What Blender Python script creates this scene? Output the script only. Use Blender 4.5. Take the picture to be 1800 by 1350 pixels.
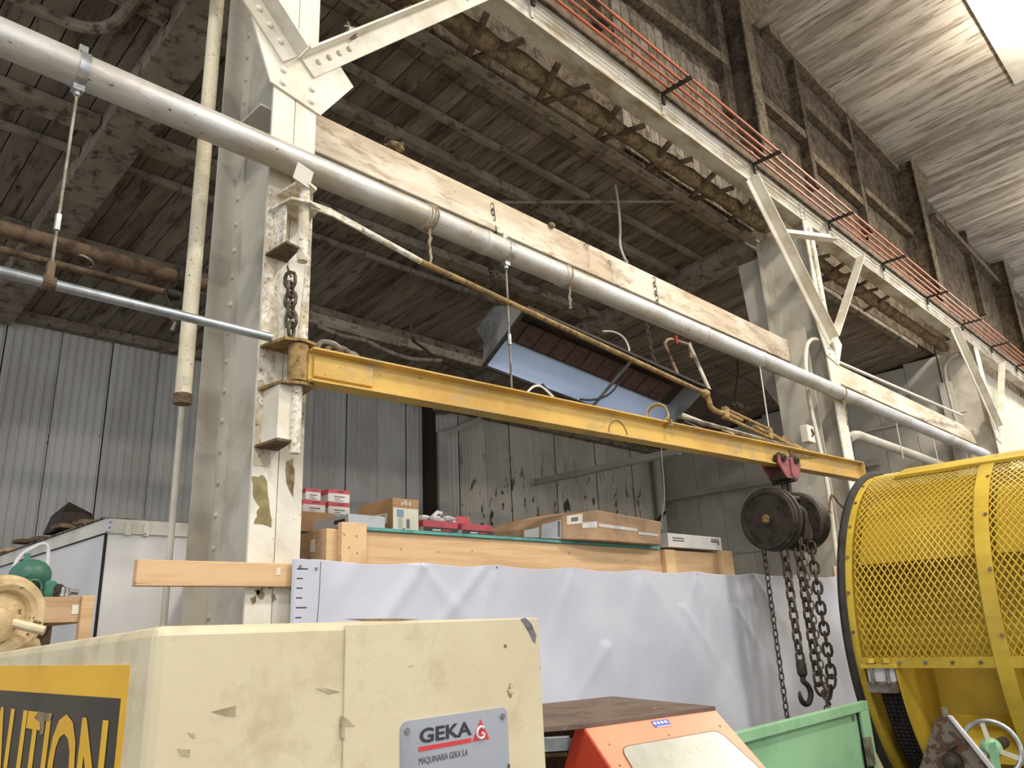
import bpy, bmesh, math, random
from mathutils import Vector, Matrix
random.seed(7)
for o in list(bpy.data.objects): bpy.data.objects.remove(o)
SC = bpy.context.scene
COL = SC.collection

# ---------------------------------------------------------------- camera
F, CX, CY = 1363.0, 900.0, 675.0
def _n(v): return Vector(v).normalized()
AX = _n((2300-CX, 1040-CY, F))
AZ = _n((697-CX, -3640-CY, F)); AZ = (AZ - AX*AX.dot(AZ)).normalized()
AY = AZ.cross(AX)
CAM = Vector((0, 0, 1.6))
cam = bpy.data.cameras.new('camera'); camo = bpy.data.objects.new('camera', cam); COL.objects.link(camo)
right = Vector((AX[0], AY[0], AZ[0])); down = Vector((AX[1], AY[1], AZ[1])); fwd = Vector((AX[2], AY[2], AZ[2]))
m3 = Matrix((right, -down, -fwd)).transposed()
camo.matrix_world = Matrix.Translation(CAM) @ m3.to_4x4()
cam.sensor_width = 36; cam.sensor_fit = 'HORIZONTAL'; cam.lens = F*36/1800; cam.clip_start = .05; cam.clip_end = 200
SC.camera = camo

# ---------------------------------------------------------------- light
def lin(c):
    return tuple(((x/255)/12.92 if x/255 <= .04045 else (((x/255)+.055)/1.055)**2.4) for x in c)
world = bpy.data.worlds.new('hall_air'); SC.world = world; world.use_nodes = True
world.node_tree.nodes['Background'].inputs[0].default_value = (.9, .94, 1, 1)
world.node_tree.nodes['Background'].inputs[1].default_value = 1.3
LAMPS = []
def lamp(loc, power, size, col, spread=180):
    d = bpy.data.lights.new('lamp_light', 'AREA'); d.shape = 'DISK'; d.size = size; d.energy = power; d.color = col; d.spread = math.radians(spread)
    o = bpy.data.objects.new('lamp_light', d); COL.objects.link(o); o.location = loc; LAMPS.append(o); return o
WARM = (1, .93, .82); COOL = (.93, .96, 1)
for lx, ly, pw in ((12.6, .3, 580), (5.2, -1.2, 480), (-2.2, -1.2, 400), (5.2, -6.5, 460), (12.6, -6.5, 380), (-2.2, -6.5, 380), (20, .3, 600)):
    lamp((lx, ly, 9.0), pw, .9, WARM)
for L_ in list(LAMPS):     # upward lights added above the lamps to brighten the high roof
    u = lamp(L_.location+Vector((0, 0, .5)), L_.data.energy*.3, .3, WARM); u.rotation_euler = (math.pi, 0, 0); LAMPS.remove(u)
v = SC.view_settings; v.view_transform = 'Standard'; v.look = 'None'; v.gamma = 1; v.exposure = -.06; v.use_curve_mapping = False

# ---------------------------------------------------------------- picture to place
def ray(x, y):
    d = Vector(((x-CX)/F, (y-CY)/F, 1)); return Vector((d.dot(AX), d.dot(AY), d.dot(AZ)))
def P(x, y, X=None, Y=None, Z=None):
    r = ray(x, y)
    t = X/r.x if X is not None else (Y/r.y if Y is not None else (Z-CAM.z)/r.z)
    return CAM + r*t
def PL(x, y, p0, n):
    r = ray(x, y); n = Vector(n); return CAM + r*((Vector(p0)-CAM).dot(n)/r.dot(n))
RS = .113
def roof_z(Y): return 6.23-RS*(Y-3.9)

# ---------------------------------------------------------------- materials
MT = {}
def mat(name, base, base2=None, scale=4, lo=.45, hi=.62, speck=None, sscale=45, slo=.66, shi=.7, rough=.6, metal=0,
        bump=.15, bscale=60, stretch=(1, 1, 1), randv=0, mid=None, spec=.4, emit=0, detail=5, alpha=None, trans=0, disp=.01, zmask=None):
    m = bpy.data.materials.new(name); m.use_nodes = True; nt = m.node_tree; N = nt.nodes; L = nt.links
    b = N['Principled BSDF']; b.inputs['Roughness'].default_value = rough; b.inputs['Metallic'].default_value = metal
    b.inputs['Specular IOR Level'].default_value = spec
    tc = N.new('ShaderNodeTexCoord'); mp = N.new('ShaderNodeMapping'); mp.inputs['Scale'].default_value = stretch
    oi = N.new('ShaderNodeObjectInfo'); vm = N.new('ShaderNodeVectorMath'); vm.operation = 'MULTIPLY_ADD'
    L.new(tc.outputs['Object'], mp.inputs['Vector'])
    cmb = N.new('ShaderNodeCombineXYZ')
    for i in range(3): L.new(oi.outputs['Random'], cmb.inputs[i])
    vm.inputs[1].default_value = (37, 23, 51); L.new(cmb.outputs[0], vm.inputs[0]); L.new(mp.outputs[0], vm.inputs[2])
    def noise(sc, det=5, ro=.6):
        n = N.new('ShaderNodeTexNoise'); n.inputs['Scale'].default_value = sc; n.inputs['Detail'].default_value = det; n.inputs['Roughness'].default_value = ro
        L.new(vm.outputs[0], n.inputs['Vector']); return n
    def ramp(src, a, z):
        r = N.new('ShaderNodeMapRange'); r.inputs['From Min'].default_value = a; r.inputs['From Max'].default_value = z; L.new(src, r.inputs['Value']); return r.outputs[0]
    def mix(f, a, bcol):
        x = N.new('ShaderNodeMix'); x.data_type = 'RGBA'; L.new(f, x.inputs['Factor'])
        if isinstance(a, tuple): x.inputs['A'].default_value = (*a, 1)
        else: L.new(a, x.inputs['A'])
        x.inputs['B'].default_value = (*bcol, 1); return x.outputs['Result']
    col = lin(base)
    if base2: col = mix(ramp(noise(scale, detail).outputs['Fac'], lo, hi), col, lin(base2))
    if mid: col = mix(ramp(noise(scale*3.1, 6, .7).outputs['Fac'], lo+.06, hi+.02), col, lin(mid))
    if speck:
        sf_ = ramp(noise(sscale, 3, .7).outputs['Fac'], slo, shi)
        if zmask:      # wear that only reaches up to a certain height
            sx = N.new('ShaderNodeSeparateXYZ'); L.new(tc.outputs['Object'], sx.inputs[0]); mm = N.new('ShaderNodeMath'); mm.operation = 'MULTIPLY'
            L.new(sf_, mm.inputs[0]); L.new(ramp(sx.outputs['Z'], *zmask), mm.inputs[1]); sf_ = mm.outputs[0]
        col = mix(sf_, col, lin(speck))
    if randv:
        h = N.new('ShaderNodeHueSaturation'); ml = N.new('ShaderNodeMapRange'); L.new(oi.outputs['Random'], ml.inputs['Value'])
        ml.inputs['To Min'].default_value = 1-randv; ml.inputs['To Max'].default_value = 1+randv; L.new(ml.outputs[0], h.inputs['Value'])
        if isinstance(col, tuple): h.inputs['Color'].default_value = (*col, 1)
        else: L.new(col, h.inputs['Color'])
        col = h.outputs[0]
    if isinstance(col, tuple): b.inputs['Base Color'].default_value = (*col, 1)
    else: L.new(col, b.inputs['Base Color'])
    if bump:
        bp = N.new('ShaderNodeBump'); bp.inputs['Strength'].default_value = bump; bp.inputs['Distance'].default_value = disp
        L.new(noise(bscale, 6).outputs['Fac'], bp.inputs['Height']); L.new(bp.outputs[0], b.inputs['Normal'])
    if emit:
        b.inputs['Emission Color'].default_value = (*lin(base), 1); b.inputs['Emission Strength'].default_value = emit
    if alpha is not None: b.inputs['Alpha'].default_value = alpha
    if trans: b.inputs['Transmission Weight'].default_value = trans
    MT[name] = m; return m
mat('white_paint', (226, 220, 205), (205, 196, 176), scale=3, speck=(120, 105, 85), sscale=60, slo=.68, shi=.72, rough=.55)
mat('white_flake', (226, 221, 208), (196, 184, 160), scale=9, lo=.45, hi=.56, mid=(186, 172, 148), speck=(122, 104, 80), sscale=52, slo=.61, shi=.66, rough=.75, bump=.5, bscale=30)
mat('grey_paint', (196, 190, 176), (172, 164, 148), scale=2.5, speck=(96, 84, 68), sscale=70, slo=.69, shi=.73, rough=.55)
mat('cream_paint', (208, 198, 172), (176, 164, 134), scale=3, speck=(80, 66, 48), sscale=75, slo=.62, shi=.68, rough=.55)
mat('girder_paint', (206, 200, 184), (160, 146, 116), scale=3.5, stretch=(.5, 1, 1.4), speck=(92, 78, 60), sscale=40, slo=.66, shi=.72, rough=.55)
mat('timber_white', (224, 214, 194), (200, 182, 156), scale=3, stretch=(.35, 1, 1.5), mid=(178, 154, 128), speck=(110, 92, 72), sscale=26, slo=.67, shi=.72, rough=.8, bump=.5, bscale=24)
mat('silver_pipe', (206, 204, 200), (176, 166, 148), scale=4, stretch=(.4, 1, 1), speck=(96, 80, 58), sscale=42, slo=.66, shi=.71, rough=.38, metal=.35)
mat('galvanised', (176, 182, 186), (148, 154, 158), scale=8, rough=.35, metal=.7, bump=.05)
mat('bright_steel', (205, 207, 208), (170, 172, 172), scale=14, rough=.3, metal=.8, bump=.05)
mat('dull_steel', (140, 134, 124), (100, 90, 76), scale=12, rough=.5, metal=.5, speck=(88, 62, 42), sscale=40)
mat('rust_brown', (112, 92, 70), (74, 56, 42), scale=10, rough=.8, speck=(140, 120, 96), sscale=50, bump=.4)
mat('dark_iron', (66, 58, 50), (44, 38, 32), scale=9, rough=.62, metal=.25, speck=(104, 84, 62), sscale=45, slo=.62, shi=.7, bump=.35, bscale=45)
mat('chain_iron', (96, 86, 74), (62, 52, 44), scale=30, rough=.5, metal=.45, bump=.2)
mat('black', (26, 25, 24), rough=.6, bump=.05)
mat('yellow_beam', (208, 172, 88), (186, 148, 72), scale=2.2, stretch=(.6, 1, 1), mid=(174, 150, 106), speck=(84, 70, 48), sscale=42, slo=.67, shi=.72, rough=.55, bump=.2)
mat('yellow_rust', (160, 132, 78), (120, 98, 66), scale=9, mid=(96, 74, 50), rough=.75, bump=.5, bscale=50)
mat('yellow_machine', (204, 174, 62), (184, 154, 52), scale=2.2, speck=(104, 82, 30), sscale=48, slo=.7, shi=.74, rough=.5, bump=.12)
mat('orange_rail', (172, 92, 60), (132, 80, 60), scale=5, stretch=(.25, 1, 1), speck=(90, 58, 44), sscale=30, rough=.55)
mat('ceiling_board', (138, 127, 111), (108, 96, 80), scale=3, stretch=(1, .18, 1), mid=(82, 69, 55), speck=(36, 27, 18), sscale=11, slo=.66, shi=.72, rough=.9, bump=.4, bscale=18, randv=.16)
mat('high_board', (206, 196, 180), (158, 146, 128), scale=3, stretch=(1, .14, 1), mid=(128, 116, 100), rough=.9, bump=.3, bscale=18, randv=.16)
mat('soot', (46, 38, 30), rough=1, bump=.3)
mat('ceiling_beam', (146, 135, 118), (122, 111, 95), scale=2.5, mid=(80, 68, 54), rough=.9, bump=.3, bscale=22)
mat('sprayed_wall', (112, 98, 80), (76, 64, 50), scale=5, mid=(56, 46, 36), speck=(150, 136, 114), sscale=26, slo=.62, shi=.7, rough=1, bump=1, bscale=26, disp=.03)
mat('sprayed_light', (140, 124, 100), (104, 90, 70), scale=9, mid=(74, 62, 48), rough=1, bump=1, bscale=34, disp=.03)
mat('lagging', (150, 130, 98), (112, 94, 68), scale=7, mid=(84, 70, 52), rough=1, bump=1, bscale=30, disp=.03)
mat('wall_sheet', (200, 197, 190), (184, 180, 172), scale=1.5, stretch=(1, 1, .4), speck=(66, 58, 50), sscale=9, slo=.74, shi=.76, rough=.6, randv=.05, bump=.05)
mat('wall_sheet_peeling', (198, 191, 178), (182, 174, 160), scale=2, stretch=(1, 1, .3), speck=(70, 66, 60), sscale=5, slo=.585, shi=.6, zmask=(5.1, 4.1), rough=.65, randv=.05, bump=.2)
mat('wall_panel', (182, 177, 166), (164, 158, 147), scale=1.2, speck=(80, 72, 62), sscale=14, slo=.72, shi=.76, rough=.7, randv=.05)
mat('white_sheet', (232, 226, 208), (216, 208, 188), scale=2, rough=.55, bump=.05)
mat('concrete', (104, 99, 92), (84, 79, 73), scale=2, speck=(70, 64, 58), sscale=20, rough=.85)
mat('tarp', (194, 196, 208), (186, 188, 201), scale=1.4, speck=(126, 126, 136), sscale=22, slo=.75, shi=.77, rough=.4, bump=.1, bscale=5, disp=.02)
mat('tan_sheet', (196, 182, 154), (176, 160, 132), scale=1.5, rough=.7, bump=.1)
mat('pine', (216, 180, 138), (200, 162, 120), scale=3, stretch=(.6, 6, 9), speck=(120, 78, 46), sscale=3.2, slo=.72, shi=.75, rough=.7, bump=.15)
mat('pine_end', (220, 186, 142), (204, 166, 122), scale=6, speck=(118, 80, 50), sscale=9, slo=.72, shi=.76, rough=.75)
mat('pine_old', (196, 162, 126), (176, 142, 108), scale=3, stretch=(.6, 5, 8), speck=(120, 84, 56), sscale=4, slo=.7, shi=.74, rough=.75)
mat('old_wood', (120, 100, 76), (84, 68, 50), scale=6, stretch=(.5, 3, 6), rough=.85)
mat('teal_board', (92, 160, 152), (70, 132, 130), scale=8, rough=.7)
mat('cardboard', (178, 138, 98), (160, 122, 86), scale=3, rough=.85, bump=.08)
mat('cardboard_old', (168, 136, 104), (146, 118, 92), scale=6, speck=(206, 190, 168), sscale=12, slo=.68, shi=.72, rough=.6, bump=.3, bscale=16)
mat('carton_white', (224, 220, 214), (210, 206, 202), scale=6, rough=.7, bump=.03)
mat('carton_grey', (206, 204, 208), (190, 188, 194), scale=5, rough=.75, bump=.1, bscale=14)
mat('carton_red', (196, 84, 92), (180, 72, 80), scale=6, rough=.6, bump=.03)
mat('carton_black', (58, 50, 50), rough=.6, bump=.03)
mat('print_grey', (112, 110, 112), rough=.7, bump=0)
mat('print_dark', (64, 62, 68), rough=.7, bump=0)
mat('print_blue', (140, 162, 178), rough=.7, bump=0)
mat('label_paper', (232, 224, 206), (222, 212, 190), scale=6, rough=.8, bump=.03)
mat('plastic_film', (206, 202, 200), (184, 180, 176), scale=12, rough=.2, bump=.5, bscale=18, spec=.8)
mat('cabinet_white', (226, 224, 222), (214, 212, 210), scale=1.4, speck=(150, 140, 130), sscale=20, slo=.74, shi=.77, rough=.5, bump=.04)
mat('cabinet_trim', (224, 222, 208), (206, 202, 184), scale=5, speck=(130, 116, 92), sscale=40, rough=.55)
mat('machine_cream', (210, 198, 166), (202, 189, 156), scale=2.2, mid=(190, 176, 144), speck=(128, 110, 80), sscale=24, slo=.7, shi=.75, rough=.45, bump=.06)
mat('machine_cream_side', (214, 202, 168), (196, 182, 148), scale=3, speck=(120, 106, 80), sscale=30, slo=.7, shi=.75, rough=.5, bump=.06)
mat('chipped_cream', (198, 176, 134), (164, 138, 98), scale=7, speck=(104, 80, 54), sscale=34, slo=.62, shi=.66, rough=.7, bump=.3)
mat('dent', (178, 164, 132), (150, 136, 106), scale=30, rough=.7)
mat('bare_scrape', (120, 118, 122), (90, 84, 80), scale=40, rough=.4, metal=.4)
mat('grime', (150, 132, 102), (110, 94, 70), scale=20, rough=.9)
mat('sign_yellow', (228, 178, 40), (214, 164, 34), scale=4, rough=.45, bump=.02)
mat('sign_black', (56, 50, 40), (70, 62, 48), scale=5, rough=.5, bump=.02)
mat('plate_silver', (170, 174, 182), (152, 156, 164), scale=6, rough=.4, metal=.35, bump=.02)
mat('ink_dark', (52, 52, 58), rough=.5, bump=0)
mat('ink_red', (196, 62, 62), rough=.5, bump=0)
mat('ink_pale', (220, 206, 206), rough=.5, bump=0)
mat('orange_guard', (248, 136, 98), (242, 128, 92), scale=3, rough=.4, bump=.02)
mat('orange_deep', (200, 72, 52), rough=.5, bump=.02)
mat('guard_window', (168, 168, 156), (154, 153, 140), scale=5, rough=.25, bump=.05, spec=.6)
mat('dark_plate', (112, 96, 84), (90, 76, 66), scale=7, speck=(150, 136, 120), sscale=30, rough=.6)
mat('blue_sticker', (52, 72, 168), rough=.4, bump=0)
mat('sticker_white', (236, 236, 240), rough=.5, bump=0)
mat('green_bin', (142, 186, 146), (126, 170, 132), scale=2.5, speck=(96, 126, 92), sscale=22, slo=.7, shi=.74, rough=.45, bump=.05)
mat('green_tank', (72, 124, 104), (54, 96, 80), scale=6, speck=(40, 60, 50), sscale=26, rough=.4)
mat('rubber', (52, 48, 44), (38, 35, 32), scale=8, rough=.8)
mat('red_trolley', (152, 84, 90), (120, 64, 66), scale=8, speck=(70, 46, 40), sscale=28, slo=.6, shi=.66, rough=.55)
mat('heater_shell', (176, 176, 172), (128, 128, 124), scale=4, rough=.4, metal=.45, bump=.05)
mat('heater_reflection_tint', (200, 222, 255), (188, 212, 252), scale=2, rough=.3, metal=.0, bump=.05)  # bluish skylight reflection put into the base colour of the reflector
mat('heater_dark', (66, 56, 52), (48, 40, 36), scale=6, rough=.7)
mat('ceramic', (96, 74, 68), (80, 60, 54), scale=12, speck=(50, 36, 32), sscale=60, rough=.9)
mat('copper_pipe', (176, 150, 128), (150, 120, 100), scale=10, rough=.5, metal=.3)
mat('red_paint', (176, 48, 40), rough=.5)
mat('cord_white', (214, 208, 196), rough=.6, bump=0)
mat('rope', (170, 154, 128), (132, 116, 92), scale=30, rough=.95, bump=.5)
mat('nest', (142, 122, 86), (98, 82, 56), scale=20, rough=1, bump=1, bscale=40)
mat('brown_paint_flake', (92, 66, 54), (120, 110, 98), scale=16, lo=.48, hi=.52, mid=(176, 166, 150), rough=.7, bump=.3)
mat('lamp_glass', (255, 240, 214), emit=14, bump=0)
mat('lamp_shell', (150, 150, 148), rough=.4, metal=.6, bump=0)

# ---------------------------------------------------------------- mesh building
W = {}
class MB:
    def __init__(s): s.v = []; s.f = []
    def add(s, vs, fs):
        k = len(s.v); s.v += [Vector(x) for x in vs]; s.f += [tuple(i+k for i in f) for f in fs]; return s
    def hexa(s, a):   # 4 bottom + 4 top points
        return s.add(a, [(3, 2, 1, 0), (4, 5, 6, 7), (0, 1, 5, 4), (1, 2, 6, 5), (2, 3, 7, 6), (3, 0, 4, 7)])
    def box(s, lo, hi):
        (x0, y0, z0), (x1, y1, z1) = lo, hi
        return s.hexa([(x0, y0, z0), (x1, y0, z0), (x1, y1, z0), (x0, y1, z0), (x0, y0, z1), (x1, y0, z1), (x1, y1, z1), (x0, y1, z1)])
    def obox(s, c, a, b, d):   # centre and three half vectors
        c, a, b, d = map(Vector, (c, a, b, d))
        return s.hexa([c-a-b-d, c+a-b-d, c+a+b-d, c-a+b-d, c-a-b+d, c+a-b+d, c+a+b+d, c-a+b+d])
    def frame(s, p0, p1, up):
        d = (Vector(p1)-Vector(p0)).normalized(); up = Vector(up)
        if abs(d.dot(up.normalized())) > .98: up = Vector((0, 1, 0))
        sd = d.cross(up).normalized(); return d, sd, sd.cross(d).normalized()
    def beam(s, p0, p1, w, h, up=(0, 0, 1)):
        d, sd, u = s.frame(p0, p1, up); p0, p1 = Vector(p0), Vector(p1)
        return s.obox((p0+p1)/2, (p1-p0)/2, sd*w/2, u*h/2)
    def prof(s, pts, p0, p1, up=(0, 0, 1)):   # closed profile (side, up) swept straight
        d, sd, u = s.frame(p0, p1, up); n = len(pts)
        a = [Vector(p0)+sd*x+u*y for x, y in pts]; b = [Vector(p1)+sd*x+u*y for x, y in pts]
        return s.add(a+b, [tuple(range(n)), tuple(range(2*n-1, n-1, -1))]+[(i, i+n, (i+1) % n+n, (i+1) % n) for i in range(n)])
    def prism(s, pts, vec):
        pts = [Vector(p) for p in pts]; n = len(pts); vec = Vector(vec)
        return s.add(pts+[p+vec for p in pts], [tuple(range(n-1, -1, -1)), tuple(range(n, 2*n))]+[(i, (i+1) % n, (i+1) % n+n, i+n) for i in range(n)])
    def tube(s, pts, r, n=10, caps=True, close=False):
        pts = [Vector(p) for p in pts]; k = len(s.v); m = len(pts); prev = None
        for i, p in enumerate(pts):
            if close: t = (pts[(i+1) % m]-pts[i-1]).normalized()
            else: t = (pts[min(i+1, m-1)]-pts[max(i-1, 0)]).normalized()
            if prev is None:
                a = Vector((0, 0, 1)) if abs(t.z) < .9 else Vector((1, 0, 0)); a = (a-t*a.dot(t)).normalized()
            else: a = (prev-t*prev.dot(t)).normalized()
            prev = a; b = t.cross(a); rr = r[i] if isinstance(r, (list, tuple)) else r
            s.v += [p+(a*math.cos(2*math.pi*j/n)+b*math.sin(2*math.pi*j/n))*rr for j in range(n)]
        for i in range(m if close else m-1):
            i2 = (i+1) % m
            s.f += [(k+i*n+j, k+i*n+(j+1) % n, k+i2*n+(j+1) % n, k+i2*n+j) for j in range(n)]
        if caps and not close:
            s.f += [tuple(k+j for j in range(n-1, -1, -1)), tuple(k+(m-1)*n+j for j in range(n))]
        return s
    def ring(s, c, axis, R, r, n=24, m=8, a0=0, a1=None):
        ax = Vector(axis).normalized(); u = ax.orthogonal().normalized(); w = ax.cross(u); c = Vector(c)
        if a1 is None: return s.tube([c+(u*math.cos(2*math.pi*i/n)+w*math.sin(2*math.pi*i/n))*R for i in range(n)], r, m, close=True)
    def lathe(s, c, axis, pr, n=24, loop=False):
        ax = Vector(axis).normalized(); u = ax.orthogonal().normalized(); w = ax.cross(u); c = Vector(c); k = len(s.v); m = len(pr)
        for r, h in pr: s.v += [c+ax*h+(u*math.cos(2*math.pi*j/n)+w*math.sin(2*math.pi*j/n))*max(r, 1e-4) for j in range(n)]
        for i in range(m-1): s.f += [(k+i*n+j, k+i*n+(j+1) % n, k+(i+1)*n+(j+1) % n, k+(i+1)*n+j) for j in range(n)]
        if loop: s.f += [(k+(m-1)*n+j, k+(m-1)*n+(j+1) % n, k+(j+1) % n, k+j) for j in range(n)]
        else: s.f += [tuple(k+j for j in range(n-1, -1, -1)), tuple(k+(m-1)*n+j for j in range(n))]
        return s
    def ball(s, c, r, n=12, sc=(1, 1, 1)):
        k = len(s.v); c = Vector(c); m = max(4, n//2)
        for i in range(m+1):
            th = math.pi*i/m
            s.v += [c+Vector((max(math.sin(th), 1e-3)*math.cos(2*math.pi*j/n)*r*sc[0], max(math.sin(th), 1e-3)*math.sin(2*math.pi*j/n)*r*sc[1], math.cos(th)*r*sc[2])) for j in range(n)]
        for i in range(m): s.f += [(k+i*n+j, k+(i+1)*n+j, k+(i+1)*n+(j+1) % n, k+i*n+(j+1) % n) for j in range(n)]
        return s
    def cyl(s, p0, p1, r, n=16): return s.tube([p0, p1], r, n)
    def link(s, c, d, u, L, w, r, n=5):   # chain link: centre, long axis, flat axis
        c, d, u = Vector(c), Vector(d).normalized(), Vector(u); u = (u-d*u.dot(d)).normalized(); h = L/2-w/2
        pts = [c+d*h+(u*math.cos(t)+d*math.sin(t))*w/2 for t in (0, math.pi/4, math.pi/2, 3*math.pi/4, math.pi)]
        pts += [c-d*h-(u*math.cos(t)+d*math.sin(t))*w/2 for t in (0, math.pi/4, math.pi/2, 3*math.pi/4, math.pi)]
        return s.tube(pts, r, n, close=True)
    def mesh(s, name, m, org, smooth=False, angle=35):
        me = bpy.data.meshes.new(name); me.from_pydata([v_-org for v_ in s.v], [], s.f); me.update()
        bm = bmesh.new(); bm.from_mesh(me); bmesh.ops.recalc_face_normals(bm, faces=bm.faces); bm.to_mesh(me); bm.free()
        if m: me.materials.append(MT[m])
        if smooth:
            me.shade_smooth(); me.set_sharp_from_angle(angle=math.radians(angle))
        return me
    def build(s, name, m, parent=None, smooth=False, bevel=0, label=None):
        xs = [v_.x for v_ in s.v]; ys = [v_.y for v_ in s.v]; zs = [v_.z for v_ in s.v]
        org = Vector(((min(xs)+max(xs))/2, (min(ys)+max(ys))/2, min(zs)))
        o = bpy.data.objects.new(name, s.mesh(name, m, org, smooth)); COL.objects.link(o); put(o, org, parent)
        if bevel:
            b = o.modifiers.new('edge', 'BEVEL'); b.width = bevel; b.segments = 2; b.limit_method = 'ANGLE'
        if label: o['label'] = label
        return o
def put(o, org, parent=None):
    W[o.name] = Vector(org)
    if parent is not None: o.parent = parent; o.location = Vector(org)-W[parent.name]
    else: o.location = org
def tag(o, label, cat, group=None, kind=None):
    if label: o['label'] = label
    if cat: o['category'] = cat
    if group: o['group'] = group
    if kind: o['kind'] = kind
    return o
def thing(name, loc, label, cat, group=None):
    o = bpy.data.objects.new(name, None); COL.objects.link(o); o.empty_display_size = .1; put(o, Vector(loc), None); return tag(o, label, cat, group)
def inst(name, me, loc, parent, rot=None, scale=None):
    o = bpy.data.objects.new(name, me); COL.objects.link(o); put(o, loc, parent)
    if rot is not None: o.rotation_euler = rot.to_euler() if hasattr(rot, 'to_euler') else rot
    if scale: o.scale = scale
    return o
def struct(o, label=None): o['kind'] = 'structure'; (label and o.__setitem__('label', label)); return o
# shared small pieces
RIVET = MB().lathe((0, 0, 0), (0, 0, 1), [(.02, -.004), (.02, .002), (.015, .010), (.007, .014)], 10).mesh('rivet', 'white_paint', Vector(), True, 80)
RIVET_G = MB().lathe((0, 0, 0), (0, 0, 1), [(.017, -.003), (.017, .002), (.013, .009), (.006, .012)], 8).mesh('rivet', 'grey_paint', Vector(), True, 80)
BOLT = MB().lathe((0, 0, 0), (0, 0, 1), [(.012, -.003), (.012, .008)], 6).mesh('bolt', 'dull_steel', Vector())
def rivet(loc, nrm, parent, me=RIVET, name='rivet', sc=1):
    return inst(name, me, Vector(loc), parent, Vector(nrm).to_track_quat('Z', 'Y'), (sc,)*3)
def text(name, s, m, origin, ux, uy, width, height, parent, bold=0.0, depth=.0006):
    """flat printed lettering filling a box: origin = lower left, ux/uy unit axes of the surface"""
    cu = bpy.data.curves.new(name, 'FONT'); cu.body = s; cu.size = 1; cu.offset = bold; cu.resolution_u = 3
    tmp = bpy.data.objects.new('tmp', cu); COL.objects.link(tmp)
    me = bpy.data.meshes.new_from_object(tmp.evaluated_get(bpy.context.evaluated_depsgraph_get()))
    bpy.data.objects.remove(tmp)
    xs = [q.co.x for q in me.vertices]; ys = [q.co.y for q in me.vertices]
    x0, x1, y0, y1 = min(xs), max(xs), min(ys), max(ys)
    ux, uy, origin = Vector(ux), Vector(uy), Vector(origin); nz = ux.cross(uy).normalized()
    b = MB(); b.v = [origin+ux*((q.co.x-x0)/(x1-x0)*width)+uy*((q.co.y-y0)/(y1-y0)*height)+nz*depth for q in me.vertices]
    b.f = [tuple(p.vertices) for p in me.polygons]
    return b.build(name, m, parent)
def patch(name, m, pts, nrm, parent, t=.0008):
    """thin printed or glued sheet"""
    n = Vector(nrm).normalized(); return MB().prism([Vector(p)+n*.0002 for p in pts], n*t).build(name, m, parent)
# ================================================================ the hall
YB, XE = 10.3, 15.6          # back wall of the side aisle, end wall of the aisle
COLX = (1.777, 8.70, 15.72)   # steel columns of the row
YF, YR = 3.25, 3.89           # front and rear faces of the columns
fl = struct(MB().box((-6, -12, -.1), (30, 11, 0)).build('floor', 'concrete'), 'grey concrete workshop floor')

# low lean-to roof over the aisle: boards on purlins
low = struct(MB().hexa([(-5, 3.95, roof_z(3.95)+.03), (XE+.3, 3.95, roof_z(3.95)+.03), (XE+.3, YB+.2, roof_z(YB+.2)+.03), (-5, YB+.2, roof_z(YB+.2)+.03),
     (-5, 3.95, roof_z(3.95)+.08), (XE+.3, 3.95, roof_z(3.95)+.08), (XE+.3, YB+.2, roof_z(YB+.2)+.08), (-5, YB+.2, roof_z(YB+.2)+.08)]).build('ceiling_low', 'soot'), 'dark boarded underside of the low aisle roof')
bw = .205; Lb = (YB+.1-3.97)
ang = math.atan(-RS)
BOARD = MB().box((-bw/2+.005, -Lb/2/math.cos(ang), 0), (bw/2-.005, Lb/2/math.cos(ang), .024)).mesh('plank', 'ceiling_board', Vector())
x = -4.9; ym = (YB+.1+3.97)/2
while x < XE+.2:
    inst('plank', BOARD, Vector((x, ym, roof_z(ym)+random.uniform(0, .007))), low, (ang, 0, 0)); x += bw

# high roof of the main bay
def high_z(Y): return 10.35+.075*(3.85-Y)
hi = struct(MB().hexa([(-6, 3.95, high_z(3.95)+.04), (34, 3.95, high_z(3.95)+.04), (34, -12, high_z(-12)+.04), (-6, -12, high_z(-12)+.04),
     (-6, 3.95, high_z(3.95)+.1), (34, 3.95, high_z(3.95)+.1), (34, -12, high_z(-12)+.1), (-6, -12, high_z(-12)+.1)]).build('ceiling_high', 'soot'), 'pale boarded underside of the high main roof')
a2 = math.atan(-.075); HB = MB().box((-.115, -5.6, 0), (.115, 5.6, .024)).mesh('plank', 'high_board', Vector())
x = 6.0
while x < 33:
    inst('plank', HB, Vector((x, -1.65, high_z(-1.65)+random.uniform(0, .012))), hi, (a2, 0, 0)); x += .236

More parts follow.
